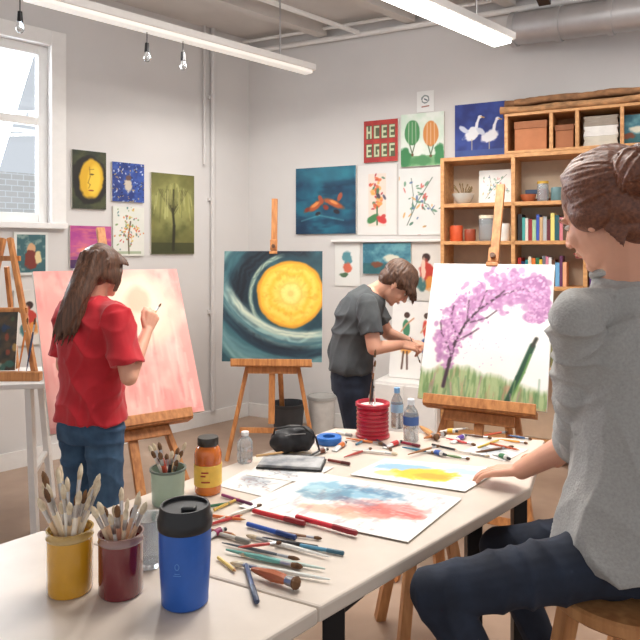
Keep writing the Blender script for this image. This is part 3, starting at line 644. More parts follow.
# ================================================================ easels
def easel(loc,rz,tilt,zt_,w,h,extra,label,spread=.33,m=None):
    m=m or M['wood']; r=thing('easel',label,'easel',(0,0,0)); t=V((0,math.sin(tilt),math.cos(tilt))); B=V((0,0,zt_)); nn=V((0,math.cos(tilt),-math.sin(tilt)))
    ap=B+t*(h*.93)+nn*.055
    ff=B-t*(zt_/t.z); ff.z=0
    for sgn in (-1,1):
        MB().bar(ap+V((sgn*.03,0,0)),V((sgn*spread,ff.y,0.0))+nn*.055+V((0,0,math.sin(tilt)*.055)),.028,.045,V((1,0,0))).obj('leg',m,r,smooth=False,bevel=.003)
    MB().bar(ap+nn*.03,V((0,ap.y+.62,0)),.04,.028,V((1,0,0))).obj('rear_leg',m,r,smooth=False,bevel=.003)
    MB().bar(B-t*(zt_*.62)+nn*.02,B+t*(h+extra)+nn*.02,.045,.026,V((1,0,0))).obj('mast',m,r,smooth=False,bevel=.003)
    MB().bar(B-t*.5+nn*.052+V((-spread*.72,0,0)),B-t*.5+nn*.052+V((spread*.72,0,0)),.04,.02,t).obj('crossbar',m,r,smooth=False,bevel=.003)
    m_=MB(); m_.bar(B-t*.018+V((-w*.48,0,0))-nn*.02,B-t*.018+V((w*.48,0,0))-nn*.02,.03,.075,t); m_.bar(B+t*.0-nn*.06+V((-w*.48,0,0)),B-nn*.06+V((w*.48,0,0)),.05,.012,t)
    m_.bar(B-t*.06+V((-w*.3,0,0))+nn*.0,B-t*.06+V((w*.3,0,0))+nn*.0,.05,.02,t)
    m_.obj('tray',m,r,smooth=False,bevel=.003)
    m_=MB(); q=B+t*(h+.012); m_.bar(q-nn*.03+V((0,0,0)),q+nn*.02,.06,.022,V((1,0,0))); m_.bar(q+t*.02,q+t*.1,.055,.02,V((1,0,0))); c=m_.obj('top_clamp',m,r,smooth=False,bevel=.003)
    m_=MB(); q=B+t*(h+.06); m_.tube(q-nn*.035,q-nn*.012,.014); m_.obj('knob',M['woodd'],r)
    r.location=loc; r.rotation_euler=(0,0,rz); return r
def on_easel(loc,rz,tilt,zt_,w,h,pf,label,res=170):
    return canvas('canvas_painting',w,h,.022,pf,label,'painting',(loc[0],loc[1],zt_+.002),rz,tilt,res=res)
c0=P(272,362,4.8); EZ=[(c0.x,c0.y,0),math.radians(-3),math.radians(7),c0.z]
easel(EZ[0],EZ[1],EZ[2],EZ[3],.62,.80,.43,'wooden easel holding the golden moon canvas in front of the back wall')
on_easel(EZ[0],EZ[1],EZ[2],EZ[3],.74,.82,p_moon,'square canvas of a glowing golden moon in dark teal swirls',210)
br=V((-.617,3.4,.703)); rz=math.radians(35); wv=V((math.cos(rz),math.sin(rz),0)); c0=br-wv*.375
easel((c0.x,c0.y,0),rz,math.radians(27),.70,.62,.82,.28,'wooden easel holding the large pink canvas beside the woman in red')
on_easel((c0.x,c0.y,0),rz,math.radians(27),.70,.76,.82,p_pink,'large pink and peach canvas being painted by the woman in red',200)
c0=P(480,406,3.15)
easel((c0.x,c0.y,0),math.radians(-27),math.radians(23),c0.z,.56,.72,.50,'wooden easel holding the blossom tree canvas beyond the table')
on_easel((c0.x,c0.y,0),math.radians(-27),math.radians(23),c0.z,.62,.73,p_tree,'white canvas of a windswept tree with purple-pink blossom',res=210)
r=thing('side_table','white trestle side table at the left edge below the window','table',(-1.95,3.75,0))
m_=MB(); m_.box((-1.98,3.78,.80),(.95,.55,.03),math.radians(10)); m_.obj('tabletop',M['white'],r,smooth=False,bevel=.004)
for i,(x,y,ex,ey) in enumerate(((-1.62,3.62,.06,-.06),(-1.72,4.0,.05,.05),(-2.3,3.5,-.06,-.06),(-2.4,3.9,-.06,.06))):
    m_=MB(); m_.bar((x,y,.785),(x+ex,y+ey,0),.045,.035); m_.obj('leg',M['white'],r,smooth=False,bevel=.003)
m_=MB(); m_.bar((-1.6,3.61,.3),(-1.7,4.02,.3),.03,.02); m_.obj('stretcher',M['white'],r,smooth=False)
r=thing('tabletop_easel','small wooden tabletop easel on the white side table','easel',(-1.88,3.8,.815))
for a,b2 in (((-2.0,3.75,.83),(-1.9,3.9,1.62)),((-1.62,3.7,.83),(-1.84,3.86,1.62))):
    m_=MB(); m_.bar(a,b2,.04,.026); m_.obj('post',M['wood'],r,smooth=False,bevel=.002)
m_=MB(); m_.bar((-2.05,3.66,.84),(-1.57,3.66,.84),.05,.045,V((0,0,1))); m_.obj('tray',M['wood'],r,smooth=False,bevel=.002)
for z,xa,xb,yy in ((1.5,-1.97,-1.78,3.87),(1.2,-1.98,-1.7,3.79)):
    m_=MB(); m_.bar((xa,yy,z),(xb,yy-.01,z),.03,.02,V((0,0,1))); m_.obj('crossbar',M['wood'],r,smooth=False,bevel=.002)
m_=MB(); m_.bar((-1.88,3.9,1.45),(-1.88,4.03,.82),.03,.02); m_.obj('rear_leg',M['wood'],r,smooth=False)
canvas('canvas_painting',.24,.33,.015,p_dark,'small dark mottled canvas on the tabletop easel tray','painting',(-1.85,3.685,.866),math.radians(6),math.radians(9),res=80)
def bin_(px,py,r_,h,col,label,name='waste_bin'):
    q=PZ(px,py,0); r=thing(name,label,'bin',q)
    MB().lathe([(0,0),(r_*.82,0),(r_,h),(r_*.95,h),(r_*.78,.01),(0,.012)],q).obj('body',cm(col,.5),r)
    MB().lathe([(r_*.97,h-.02),(r_*1.05,h-.02),(r_*1.05,h+.005),(r_*.97,h+.005),(r_*.97,h-.02)],q).obj('rim',cm(tuple(int(c*.8) for c in col),.5),r)
bin_(288,434,.14,.26,(62,64,68),'dark grey waste bin on the floor behind the moon easel')
bin_(322,431,.12,.30,(206,204,200),'pale grey waste bin on the floor right of the moon easel')
# ================================================================ TABLES
A=V((-.72,1.70));B_=V((.06,2.67));C_=V((.864,2.50));D_=V((.647,2.0));E_=V((-.0,1.33))
def tbl(name,pts,label,legs):
    cx=sum(p.x for p in pts)/len(pts); cy=sum(p.y for p in pts)/len(pts)
    r=thing(name,label,'table',(cx,cy,0))
    MB().prism([(p.x,p.y) for p in pts],TT-.035,TT).obj('tabletop',M['tabletop'],r,smooth=False,bevel=.006)
    for (x,y) in legs:
        m_=MB(); m_.box((x,y,(TT-.035)/2+.01),(.05,.05,TT-.055)); m_.obj('leg',M['blackmetal'],r,smooth=False,bevel=.004)
        m_=MB(); m_.box((x,y,.01),(.065,.065,.02)); m_.obj('foot',M['black'],r,smooth=False)
    m_=MB(); n=len(legs)
    for i in range(n):
        a=V((*legs[i],TT-.06)); c=V((*legs[(i+1)%n],TT-.06)); m_.bar(a,c,.03,.05,V((0,0,1)))
    m_.obj('frame',M['blackmetal'],r,smooth=False); return r
tbl('work_table',[A,E_,D_,C_,B_],'long off-white work table covered with art supplies, farther of the two',[(-.60,1.72),(.03,1.45),(.50,2.12),(.74,2.42),(.06,2.56)])
g=V((.66,.72)).normalized()
A2=A-g*.004; E2=E_-g*.004
tbl('work_table',[A2-g*1.25,E2-g*1.25,E2,A2],'nearer off-white work table carrying the jars and blue tumbler',[tuple((A2-g*1.15+V((.08,-.05)))),tuple((E2-g*1.15+V((-.05,.04)))),tuple((E2-g*.1+V((-.06,.03)))),tuple((A2-g*.1+V((.06,-.03))))])
# ---------------------------------------------------------------- brushes / pens
def brush(p0,p1,r_,col,label,group=None,kind='brush',br='bristle',L=None,name=None):
    p0=V(p0);p1=V(p1); d=(p1-p0).normalized(); L=L or (p1-p0).length
    nm=name or {'brush':'paintbrush','pen':'marker_pen','pencil':'pencil'}[kind]
    cat={'brush':'paintbrush','pen':'pen','pencil':'pencil'}[kind]
    r=thing(nm,label,cat,p0,group); f=lambda t:p0+d*L*t
    if kind=='brush':
        MB().path([f(0),f(.1),f(.45),f(.68),f(.72)],[r_*.35,r_*.6,r_*1.1,r_*.9,r_*.75],8).obj('handle',cm(col,.35),r)
        MB().tube(f(.72),f(.86),r_*.8,r_*.95,8).obj('ferrule',M['metal'],r)
        MB().path([f(.86),f(.92),f(.97),f(1)],[r_*.9,r_*1.25,r_*.9,r_*.15],8).obj('bristles',M[br],r)
    elif kind=='pen':
        MB().path([f(0),f(.02),f(.62)],[r_*.8,r_,r_],10).obj('barrel',cm(col,.35),r)
        MB().path([f(.62),f(.98),f(1)],[r_*1.15,r_*1.15,r_*.8],10).obj('cap',cm(tuple(int(c*.7) for c in col),.35),r)
    else:
        MB().path([f(0),f(.9)],[r_,r_],6).obj('shaft',cm(col,.5),r)
        MB().path([f(.9),f(1)],[r_,r_*.1],6).obj('tip',M['wood2'],r)
    return r
for x_,c_,n_ in ((-2.0,(60,120,100),'green'),(-1.70,(200,120,60),'orange'),(-1.655,(50,60,90),'dark blue')):
    brush((x_,3.665,.868),(x_+.01,3.76,1.16),.006,c_,'%s-handled brush leaning on the tabletop easel'%n_)
def jar_brushes(c,r_,h,n,specs,label,group,seed,L=(.19,.24),kinds=('brush',)):
    R=random.Random(seed)
    for i in range(n):
        a=i*2*math.pi/n+R.uniform(-.3,.3); l=R.uniform(*L); q=R.uniform(.3,.75)
        bs=V((c.x-math.cos(a)*r_*.45,c.y-math.sin(a)*r_*.45,c.z+.012)); tp=V((c.x+math.cos(a)*r_*q,c.y+math.sin(a)*r_*q,c.z+h))
        d=(tp-bs).normalized(); col,br_=specs[i%len(specs)]
        brush(bs,bs+d*l,R.uniform(.0042,.006),col,label,group,R.choice(kinds),br=br_)
def T0(px,py): return T(px,py,.001)
def paintjar(px,py,r_,h,col,label,rimc):
    c=T0(px,py); r=thing('paint_jar',label,'jar',c)
    MB().lathe([(0,0),(r_*.93,0),(r_,.006),(r_,h*.86),(r_*.95,h*.86),(r_*.95,.01),(0,.008)],c,40).obj('body',mat(label[:20],col,.12,var=.10,scale=8,coat=.8),r)
    MB().lathe([(r_,h*.86),(r_*1.03,h*.88),(r_*1.0,h*.9),(r_,h*.985),(r_*1.03,h),(r_*.95,h),(r_*.95,h*.86),(r_,h*.86)],c,40).obj('rim',mat('rim '+label[:10],rimc,.1,var=.03,trans=.4,coat=.6),r)
    return c
c=paintjar(70,590,.0475,.133,(204,150,36),'mustard yellow paint jar crowded with pale brushes, near left corner',(216,182,110))
W=[((232,220,200),'bristlew'),((238,234,226),'bristlew'),((220,190,154),'bristlew'),((236,226,210),'bristlew'),((226,206,176),'bristle')]
jar_brushes(c,.045,.133,21,W,'pale-handled paintbrush standing in the mustard yellow jar','brushes in the mustard yellow jar',1,(.19,.255))
c=paintjar(121,592,.0465,.128,(112,30,38),'dark maroon paint jar between the yellow jar and blue tumbler',(176,140,134))
jar_brushes(c,.044,.128,13,[((206,170,140),'bristlew'),((232,228,220),'bristlew'),((186,130,106),'bristle'),((224,200,170),'bristlew')],'paintbrush standing in the dark maroon jar','brushes in the maroon jar',2,(.16,.21))
c=T0(168,503); r=thing('brush_cup','pale green enamel cup of brushes behind the blue tumbler','cup',c)
MB().lathe([(0,0),(.042,0),(.045,.005),(.049,.098),(.052,.1),(.047,.1),(.042,.008),(0,.006)],c,36).obj('body',mat('enamel',(158,178,160),.3,var=.06),r)
MB().lathe([(.049,.094),(.0525,.096),(.0525,.102),(.047,.102),(.047,.094),(.049,.094)],c,36).obj('rim',cm((90,104,96),.3),r)
jar_brushes(c,.043,.1,14,[((176,70,50),'bristle'),((60,60,66),'bristlew'),((214,190,150),'bristle'),((196,150,90),'bristlew'),((230,226,216),'bristle')],'paintbrush standing in the pale green enamel cup','brushes in the enamel cup',3,(.13,.175))
c=T0(185,602); r=thing('travel_tumbler','blue insulated tumbler with a black lid in the foreground','tumbler',c)
MB().lathe([(0,0),(.044,0),(.048,.004),(.0485,.02),(.053,.10),(.054,.155),(.05,.158),(0,.158)],c,48).obj('body',mat('blue powder coat',(34,90,176),.35,var=.05,scale=30),r)
MB().lathe([(0,.156),(.055,.156),(.0565,.16),(.0565,.178),(.053,.184),(.052,.198),(.050,.202),(.046,.202),(.045,.195),(0,.195)],c,48).obj('lid',M['black'],r)
MB().box((c.x+.012,c.y-.02,c.z+.2),(.03,.022,.014)).obj('sip_tab',M['black'],r,smooth=False,bevel=.004)
m_=MB()
def onT(a,z,rr=.0520): return V((c.x+math.sin(a)*rr,c.y-math.cos(a)*rr,c.z+z))
for k,(z,wd) in enumerate(((.082,.10),(.078,.15))):
    m_.path([onT(-.1+a,z) for a in np.linspace(-wd,wd,7)],.0007,6)
m_.path([onT(-.1+.08*math.sin(a),.096+.006*math.cos(a),.0527) for a in np.linspace(0,2*math.pi,19)],.0007,6)
m_.obj('emblem',cm((92,142,206),.4),r)
c=T0(208,492); r=thing('glass_jar','glass jar of amber liquid with printed yellow label and dark lid','jar',c)
MB().lathe([(0,0),(.037,0),(.04,.006),(.041,.118),(.034,.136),(.029,.14),(.029,.147),(0,.147)],c,36).obj('body',mat('amber',(224,124,36),.08,c2=(184,84,24),scale=14,coat=.6),r)
lb=MB(); lb.lathe([(.0412,.026),(.0418,.026),(.0418,.088),(.0412,.088),(.0412,.026)],c,36); la=lb.obj('label',mat('yellow label',(238,196,84),.5,var=.05,scale=55),r)
m_=MB()
for a0,z_,w_ in ((-.3,.07,.5),(-.35,.06,.35),(-.3,.042,.6)): m_.path([V((c.x+math.sin(a)*.0423,c.y-math.cos(a)*.0423,c.z+z_)) for a in np.linspace(a0,a0+w_,7)],.0022,6)
m_.obj('print',cm((176,60,40),.5),la)
MB().lathe([(0,.142),(.0305,.142),(.0315,.146),(.0315,.163),(.03,.166),(0,.166)],c,36).obj('lid',mat('dark metal lid',(70,66,62),.3,.8,var=.1),r)
def bottle(px,py,r_,h,label,capc,mt=None,bandc=None):
    c=T0(px,py); r=thing('plastic_bottle',label,'bottle',c)
    MB().lathe([(0,0),(r_*.9,0),(r_,.006),(r_,h*.3),(r_*.93,h*.34),(r_,h*.38),(r_,h*.62),(r_*.85,h*.72),(r_*.42,h*.84),(r_*.4,h*.88),(0,h*.88)],c,28).obj('body',mt or M['plastic'],r)
    MB().lathe([(0,h*.87),(r_*.48,h*.87),(r_*.48,h*.99),(r_*.42,h),(0,h)],c,20).obj('cap',cm(capc,.4),r)
    if bandc: MB().lathe([(r_*1.005,h*.4),(r_*1.03,h*.4),(r_*1.03,h*.6),(r_*1.005,h*.6),(r_*1.005,h*.4)],c,28).obj('label_band',cm(bandc,.5),r)
bottle(245,462,.027,.105,'small clear bottle with white cap beside the amber jar',(230,230,230))
bottle(397,428,.025,.165,'clear water bottle with pale blue cap right behind the red tub',(120,170,214),bandc=(150,190,220))
bottle(411,441,.029,.16,'clear water bottle with dark blue band, nearer of the two beside the red tub',(226,232,238),bandc=(60,96,160))
c=T0(150,566); m_=MB(); m_.lathe([(0,0),(.026,0),(.028,.01),(.036,.112),(.038,.115),(.034,.113),(.026,.012),(0,.008)],c,28)
for v in m_.bm.verts: v.co.x+=.004*math.sin(v.co.z*110+v.co.y*60); v.co.y+=.003*math.sin(v.co.z*90+v.co.x*90)
m_.obj('plastic_cup',M['plastic'],label='crumpled clear plastic cup between the maroon jar and the tumbler',cat='cup')
c=T0(292,452); r=thing('black_pouch','small black zip pouch with a loose strap on the table','pouch',c)
m_=MB(); m_.ell(c+V((0,0,.045)),(.08,.045,.045)); m_.ell(c+V((-.03,-.02,.04)),(.05,.04,.04)); m_.ell(c+V((.04,-.005,.05)),(.045,.04,.045)); m_.ell(c+V((0,.01,.07)),(.045,.03,.026))
blob(m_,'body',.005,3,mat('black nylon',(28,28,32),.55,var=.2,bump=.3),r,lambda p:.004*mnoise.noise(p*40))
m_=MB(); m_.path([c+V(q) for q in ((-.07,-.01,.05),(-.06,-.03,.09),(-.01,-.04,.102),(.04,-.03,.1),(.085,-.02,.06),(.1,-.03,.012),(.06,-.065,.006),(0,-.07,.006))],.004,6); m_.obj('strap',M['black'],r)
m_=MB(); m_.path([c+V(q) for q in ((-.05,-.045,.06),(0,-.042,.075),(.05,-.035,.075))],.0022,6); m_.obj('zip',M['metal'],r)
c=T0(329,443); MB().lathe([(.024,0),(.046,0),(.048,.003),(.048,.022),(.046,.025),(.024,.025),(.024,0)],c,32).obj('tape_roll',cm((44,110,190),.4),label='roll of bright blue tape beside the black pouch',cat='tape')
c=V((.206,2.545,TT+.001)); r=thing('ribbed_tub','ribbed red spool-shaped tub holding brushes at the far table edge','tub',c)
pr=[(0,0),(.065,0),(.067,.003),(.067,.010),(.061,.013)]
for k in range(6): z=.015+k*.0165; pr+=[(.0575,z),(.0575,z+.003),(.063,z+.006),(.063,z+.012),(.0575,z+.015)]
pr+=[(.061,.118),(.067,.121),(.067,.133),(.064,.135),(.058,.135),(.052,.01),(0,.01)]
MB().lathe(pr,c,40).obj('body',mat('red plastic',(182,34,56),.3,var=.08,coat=.2),r)
MB().lathe([(0,.10),(.052,.10),(.052,.122),(0,.126)],c,30).obj('contents',cm((232,214,210),.6),r)
for i,(dx,dy,L,cc) in enumerate(((.02,.01,.34,(60,40,30)),(.028,-.01,.3,(150,100,60)),(-.02,.01,.2,(226,220,210)),(.008,.03,.26,(40,40,44)))):
    b0=c+V((-dx*.5,-dy*.5,.12)); brush(b0,b0+V((dx,dy,.2)).normalized()*(L-.12),.004,cc,'%s paintbrush standing in the ribbed red tub'%('longest dark brown','tan','white','slim black')[i])
sheet('watercolour',[T(238,508),T(408,544),T(462,500),T(318,474)],TT+.004,p_wash,'large loose watercolour of blue and red washes on the table','painting',res=230)
sheet('watercolour',[T(350,476),T(465,493),T(503,470),T(385,460)],TT+.004,p_yellow,'yellow and blue watercolour sheet under the seated woman\'s hand','painting',res=150)
sheet('paper_sheet',[T(216,486),T(262,497),T(300,478),T(246,470)],TT+.001,p_sketch(3),'grey sketch sheet beside the amber jar',res=70)
sheet('paper_sheet',[T(246,476),T(305,484),T(334,468),T(262,462)],TT+.0025,p_sketch(5),'sketch sheet lying behind the large watercolour',res=70)
c=T0(292,466); r=thing('sketchbook','thin black-edged sketchbook lying open-side up behind the papers','book',c)
m_=MB(); m_.box(c+V((0,0,.007)),(.22,.12,.004),-.15); m_.obj('cover',M['black'],r,smooth=False)
m_=MB(); m_.box(c+V((0,0,.0135)),(.21,.112,.008),-.15); m_.obj('pages',mat('sketchbook page',(190,190,190),.8,c2=(110,114,120),scale=18),r,smooth=False)
sheet('paper_sheet',[T(462,452),T(505,462),T(528,450),T(482,443)],TT+.001,p_sketch(9),'small sketch sheet near the far right table corner',res=50)
def lay(x0,y0,x1,y1,r_,col,label,kind='brush',br='bristle',name=None,dz=0):
    a=T(x0,y0,r_*1.25+.001+dz); b2=T(x1,y1,r_*1.25+.001+dz); return brush(a,b2,r_,col,label,None,kind,br,name=name)
lay(330,583,230,566,.0055,(222,226,220),'white-handled brush lying nearest the edge of the table seam',br='bristlew')
lay(226,553,303,571,.006,(110,170,162),'teal brush lying left of the white-handled brush')
lay(325,572,238,556,.005,(196,216,208),'pale mint brush in the fan of brushes beside the tumbler',br='bristlew')
lay(330,560,246,538,.005,(234,232,226),'ivory brush at the back of the fan of brushes',br='bristlew')
lay(222,545,300,562,.004,(90,96,104),'slim grey brush under the fan of brushes')
lay(253,514,305,527,.0065,(196,36,46),'shorter red marker pen below the large watercolour','pen')
lay(296,521,357,538,.0065,(204,40,56),'longer red marker pen pointing to the table edge','pen',dz=.003)
lay(247,527,296,541,.006,(36,80,170),'blue marker pen among the red pens','pen')
lay(262,541,318,550,.0045,(44,44,50),'thin black pen behind the ivory brush','pen')
lay(246,568,257,606,.0055,(60,80,120),'navy pen lying across the table seam','pen')
lay(252,576,300,592,.012,(176,96,60),'thick reddish brown brush lying on the seam near the navy pen')
lay(196,516,246,522,.004,(216,114,60),'orange pencil left of the watercolour','pencil')
lay(205,528,243,517,.004,(190,60,60),'red pencil left of the watercolour','pencil')
lay(214,512,240,500,.004,(216,180,90),'yellow pencil left of the watercolour','pencil')
lay(198,530,236,538,.0045,(150,90,60),'brown pencil pointing at the blue pen','pencil')
lay(218,522,262,507,.0045,(222,218,206),'cream-handled brush beside the yellow pencil')
lay(204,509,232,505,.004,(60,120,90),'green pencil nearest the amber jar','pencil')
lay(214,535,250,545,.005,(196,190,180),'light grey pen left of the slim grey brush','pen')
lay(238,553,282,548,.004,(196,60,50),'thin crimson brush across the fan of brushes',dz=.008)
lay(218,560,236,574,.004,(230,200,120),'short pale yellow pencil left of the teal brush','pencil')
lay(268,533,322,541,.004,(150,110,80),'wooden-handled brush between the red and black pens')
lay(300,548,344,556,.0045,(80,140,170),'sky blue pen right of the black pen','pen')
lay(222,497,252,507,.0045,(140,60,110),'purple pen below the grey sketch sheet','pen')
lay(256,463,284,459,.004,(200,160,110),'tan pencil on the sketchbook side','pencil',dz=.018)
lay(346,440,384,446,.005,(206,120,70),'orange-brown brush beside the red tub')
lay(352,452,398,456,.005,(226,222,214),'white brush lying behind the yellow watercolour',br='bristlew')
lay(344,459,372,450,.0045,(170,60,50),'dark red brush crossing behind the yellow watercolour')
lay(375,440,392,452,.0045,(60,60,70),'short dark brush beside the water bottles')
lay(420,430,438,442,.011,(206,150,90),'chunky tan brush at the far table edge')
lay(424,441,446,436,.008,(186,120,70),'short brown brush crossing the chunky tan brush')
lay(446,440,476,447,.005,(196,60,60),'red-handled brush near the far table edge')
lay(470,455,514,448,.0045,(110,76,54),'brown brush near the seated woman\'s far hand')
lay(455,452,490,458,.0045,(230,226,220),'ivory brush right behind the yellow watercolour',br='bristlew')
lay(500,441,528,445,.0045,(214,150,60),'ochre brush at the far right corner')
lay(402,449,436,455,.005,(60,120,150),'blue-green brush behind the yellow watercolour')
lay(408,458,440,449,.0045,(160,110,70),'light brown brush crossing the blue-green brush',dz=.006)
lay(432,446,458,452,.004,(40,40,44),'black pencil in the middle of the far clutter','pencil')
lay(462,436,492,440,.005,(90,60,44),'dark brown brush at the far table edge')
lay(484,437,508,433,.0045,(200,90,60),'coral brush at the far table edge')
lay(478,449,500,441,.004,(220,190,90),'yellow pencil among the far brushes','pencil')
lay(328,462,350,466,.005,(120,50,44),'brown-red pen beside the sketchbook','pen')
lay(336,434,352,437,.005,(230,226,218),'short white pen behind the blue tape','pen')
lay(400,444,420,448,.005,(150,40,60),'crimson pen at the foot of the nearer water bottle','pen')
lay(441,456,470,461,.0045,(110,140,90),'sage green brush touching the yellow watercolour')
lay(508,437,532,441,.0045,(60,90,130),'steel blue brush at the far right corner')
lay(490,446,520,453,.004,(180,80,40),'rust pencil on the small sketch sheet','pencil',dz=.004)
lay(356,446,376,436,.004,(90,130,150),'slate pencil left of the red tub base','pencil')
lay(448,432,468,430,.0045,(236,230,220),'short white brush at the far table edge',br='bristlew')
def ptube(x0,y0,x1,y1,r_,col,label):
    a=T(x0,y0,r_+.001); b2=T(x1,y1,r_+.001); d=(b2-a).normalized(); L=(b2-a).length; sx=V((d.y,-d.x,0)); up=V((0,0,1)); r=thing('paint_tube',label,'paint tube',a)
    rg=[(a-up*r_*.7,sx*r_*1.25,up*r_*.12),(a+d*L*.15-up*r_*.6,sx*r_*1.2,up*r_*.3),(a+d*L*.55,sx*r_,up*r_*.9),(a+d*L*.8,sx*r_,up*r_),(a+d*L*.86,sx*r_*.5,up*r_*.5)]
    MB().loft(rg,18).obj('body',cm((206,206,204),.35),r)
    MB().loft([(a+d*L*.42-up*r_*.12,sx*r_*1.08,up*r_*.80),(a+d*L*.55,sx*r_*1.03,up*r_*.93),(a+d*L*.72,sx*r_*1.03,up*r_*1.03)],18).obj('colour_band',cm(col,.4),r)
    MB().tube(a+d*L*.86,a+d*L,r_*.55,r_*.5,14).obj('cap',cm((40,40,42),.4),r)
for x0,y0,x1,y1,col,n_ in ((384,449,402,444,(190,40,40),'red-banded paint tube right of the red tub'),(428,452,446,458,(40,80,160),'blue-banded paint tube behind the yellow watercolour'),(440,432,458,434,(220,170,40),'yellow-banded paint tube at the far table edge'),(494,455,510,462,(50,120,70),'green-banded paint tube near the seated woman'),(334,452,346,445,(200,110,50),'orange-banded paint tube beside the blue tape'),(206,540,226,533,(150,40,90),'magenta-banded paint tube near the tumbler'),(312,456,328,452,(110,60,40),'brown-banded paint tube between sketchbook and blue tape'),(452,444,466,438,(90,60,150),'violet-banded paint tube in the far clutter')):
    ptube(x0,y0,x1,y1,.0095,col,n_)
# ================================================================ STOOLS
def stool(loc,zs,r_,label,sp=1.35,rung=(.3,.42)):
    r=thing('wooden_stool',label,'stool',(0,0,0))
    MB().lathe([(0,zs-.035),(r_*.96,zs-.035),(r_,zs-.028),(r_,zs-.006),(r_*.96,zs),(0,zs-.004)],n=40).obj('seat',M['stool'],r)
    L=[]
    for k in range(4):
        a=math.pi/4+k*math.pi/2; t=V((math.cos(a)*r_*.68,math.sin(a)*r_*.68,zs-.035)); b=V((math.cos(a)*r_*sp,math.sin(a)*r_*sp,0)); L.append((t,b))
        MB().bar(t,b,.042,.042).obj('leg',M['stool'],r,smooth=False,bevel=.004)
    for k in range(4):
        z=rung[k%2]; f=lambda q:q[0].lerp(q[1],1-z/(zs-.035)); MB().tube(f(L[k]),f(L[(k+1)%4]),.012).obj('rung',M['stool'],r)
    r.location=loc; return r
ws=stool((.74,1.57,0),.735,.18,'tall pale wooden stool the seated woman sits on'); ws.rotation_euler=(0,0,.35)
s2=stool((.42,2.62,0),.5,.15,'low wooden stool pushed under the far end of the table'); s2.rotation_euler=(0,0,.2)
s3=stool((1.25,2.3,0),.62,.16,'empty wooden stool behind the seated woman')
# ================================================================ PEOPLE
def frame(f,up=V((0,0,1))):
    y=V(f).normalized(); x=y.cross(V(up)).normalized(); z=x.cross(y); return Matrix((x,y,z)).transposed()
def head(mb,c,Mx,s,neck):
    f=lambda a:c+Mx@(V(a)*s); E=lambda a,r:mb.ell(f(a),tuple(q*s for q in r),Mx,20)
    E((0,-.012,.03),(.074,.093,.082)); E((0,.02,-.03),(.060,.069,.078)); E((0,.036,-.076),(.042,.044,.032)); E((0,.07,-.094),(.017,.015,.013))
    E((0,.076,.02),(.044,.014,.009)); mb.cap(f((0,.086,.012)),f((0,.104,-.026)),.006*s,.0105*s)
    for k in (-1,1):
        E((k*.010,.095,-.031),(.008,.010,.007)); E((k*.036,.058,-.032),(.02,.02,.024)); E((k*.075,-.008,-.01),(.008,.018,.029)); E((k*.072,-.004,-.035),(.007,.010,.012))
    E((0,.086,-.058),(.02,.009,.009)); mb.cap(f((0,-.028,-.05)),neck,.052*s,.058*s)
def face_parts(root,c,Mx,s,browm):
    f=lambda a:c+Mx@(V(a)*s)
    for k in (-1,1):
        m_=MB(); m_.ell(f((k*.031,.0715,.0)),(.012*s,.0085*s,.006*s),Mx); e=m_.obj('eye',M['eyew'],root)
        m_=MB(); m_.ell(f((k*.032,.0765,.0)),(.0066*s,.005*s,.0062*s),Mx); m_.obj('iris',M['iris'],e)
        m_=MB(); m_.path([f((k*.018,.0795,.0065)),f((k*.031,.082,.0085)),f((k*.044,.072,.005))],[.0012*s,.002*s,.0012*s],6); m_.obj('eyelash',browm,root)
        m_=MB(); m_.path([f((k*.014,.089,.019)),f((k*.030,.088,.025)),f((k*.048,.073,.02))],[.002*s,.0035*s,.0015*s],6); m_.obj('eyebrow',browm,root)
    m_=MB(); m_.ell(f((0,.093,-.0545)),(.018*s,.005*s,.0036*s),Mx); m_.ell(f((0,.092,-.0625)),(.016*s,.005*s,.0042*s),Mx); m_.obj('lips',M['lips'],root)
def hand(mb,w,d,n,t,curl=(.3,.4,.3),s=1.0,spread=.06,thumb=.5):
    d=V(d).normalized(); n=V(n); n=(n-d*n.dot(d)).normalized(); x=V(t); x=(x-d*x.dot(d)-n*x.dot(n)).normalized()
    offs=(.029,.0098,-.0098,-.029); Ls=(.072,.080,.074,.058); kn=(.083,.088,.084,.075)
    for o,L,k in zip(offs,Ls,kn):
        q=w+(d*k+x*o)*s; mb.cap(w+(x*o*.45)*s,q,.0135*s,.0105*s,10)
        if o<.02: mb.cap(w+d*.03*s+x*(o+.008)*s,w+(d*k*.9+x*(o+.010))*s,.0115*s,.0095*s,10)
        dd=(d+x*o/.029*spread).normalized(); ang=0; p=q; rr=.0088*s
        for j,fr in enumerate((.45,.3,.25)):
            ang+=curl[j]; v=(dd*math.cos(ang)+n*math.sin(ang)).normalized(); p2=p+v*L*fr*s; mb.cap(p,p2,rr,rr*.9,10); p=p2; rr*=.9
    p=w+(d*.018+x*.02)*s; p1=p+(x*.55+d*.8+n*.2).normalized()*.036*s; p2=p1+(x*.25*thumb+d*.9+n*.45*thumb).normalized()*.032*s; p3=p2+(d*.9+n*.5*thumb-x*.1).normalized()*.026*s
    mb.cap(p,p1,.0145*s,.0115*s,10); mb.cap(p1,p2,.011*s,.0095*s,10); mb.cap(p2,p3,.0095*s,.0078*s,10)
def limb(mb,pts,rs):
    for a,b,r0,r1 in zip(pts,pts[1:],rs,rs[1:]): mb.cap(a,b,r0,r1,16)
def spine(mb,rings,side,n=32):
    out=[]; k=len(rings); side=V(side)
    for i,(c,a,b) in enumerate(rings):
        t=(V(rings[min(i+1,k-1)][0])-V(rings[max(i-1,0)][0])).normalized(); sd=(side-t*side.dot(t)).normalized(); fw=t.cross(sd)
        out.append((V(c),sd*a,fw*b))
    mb.loft(out,n)
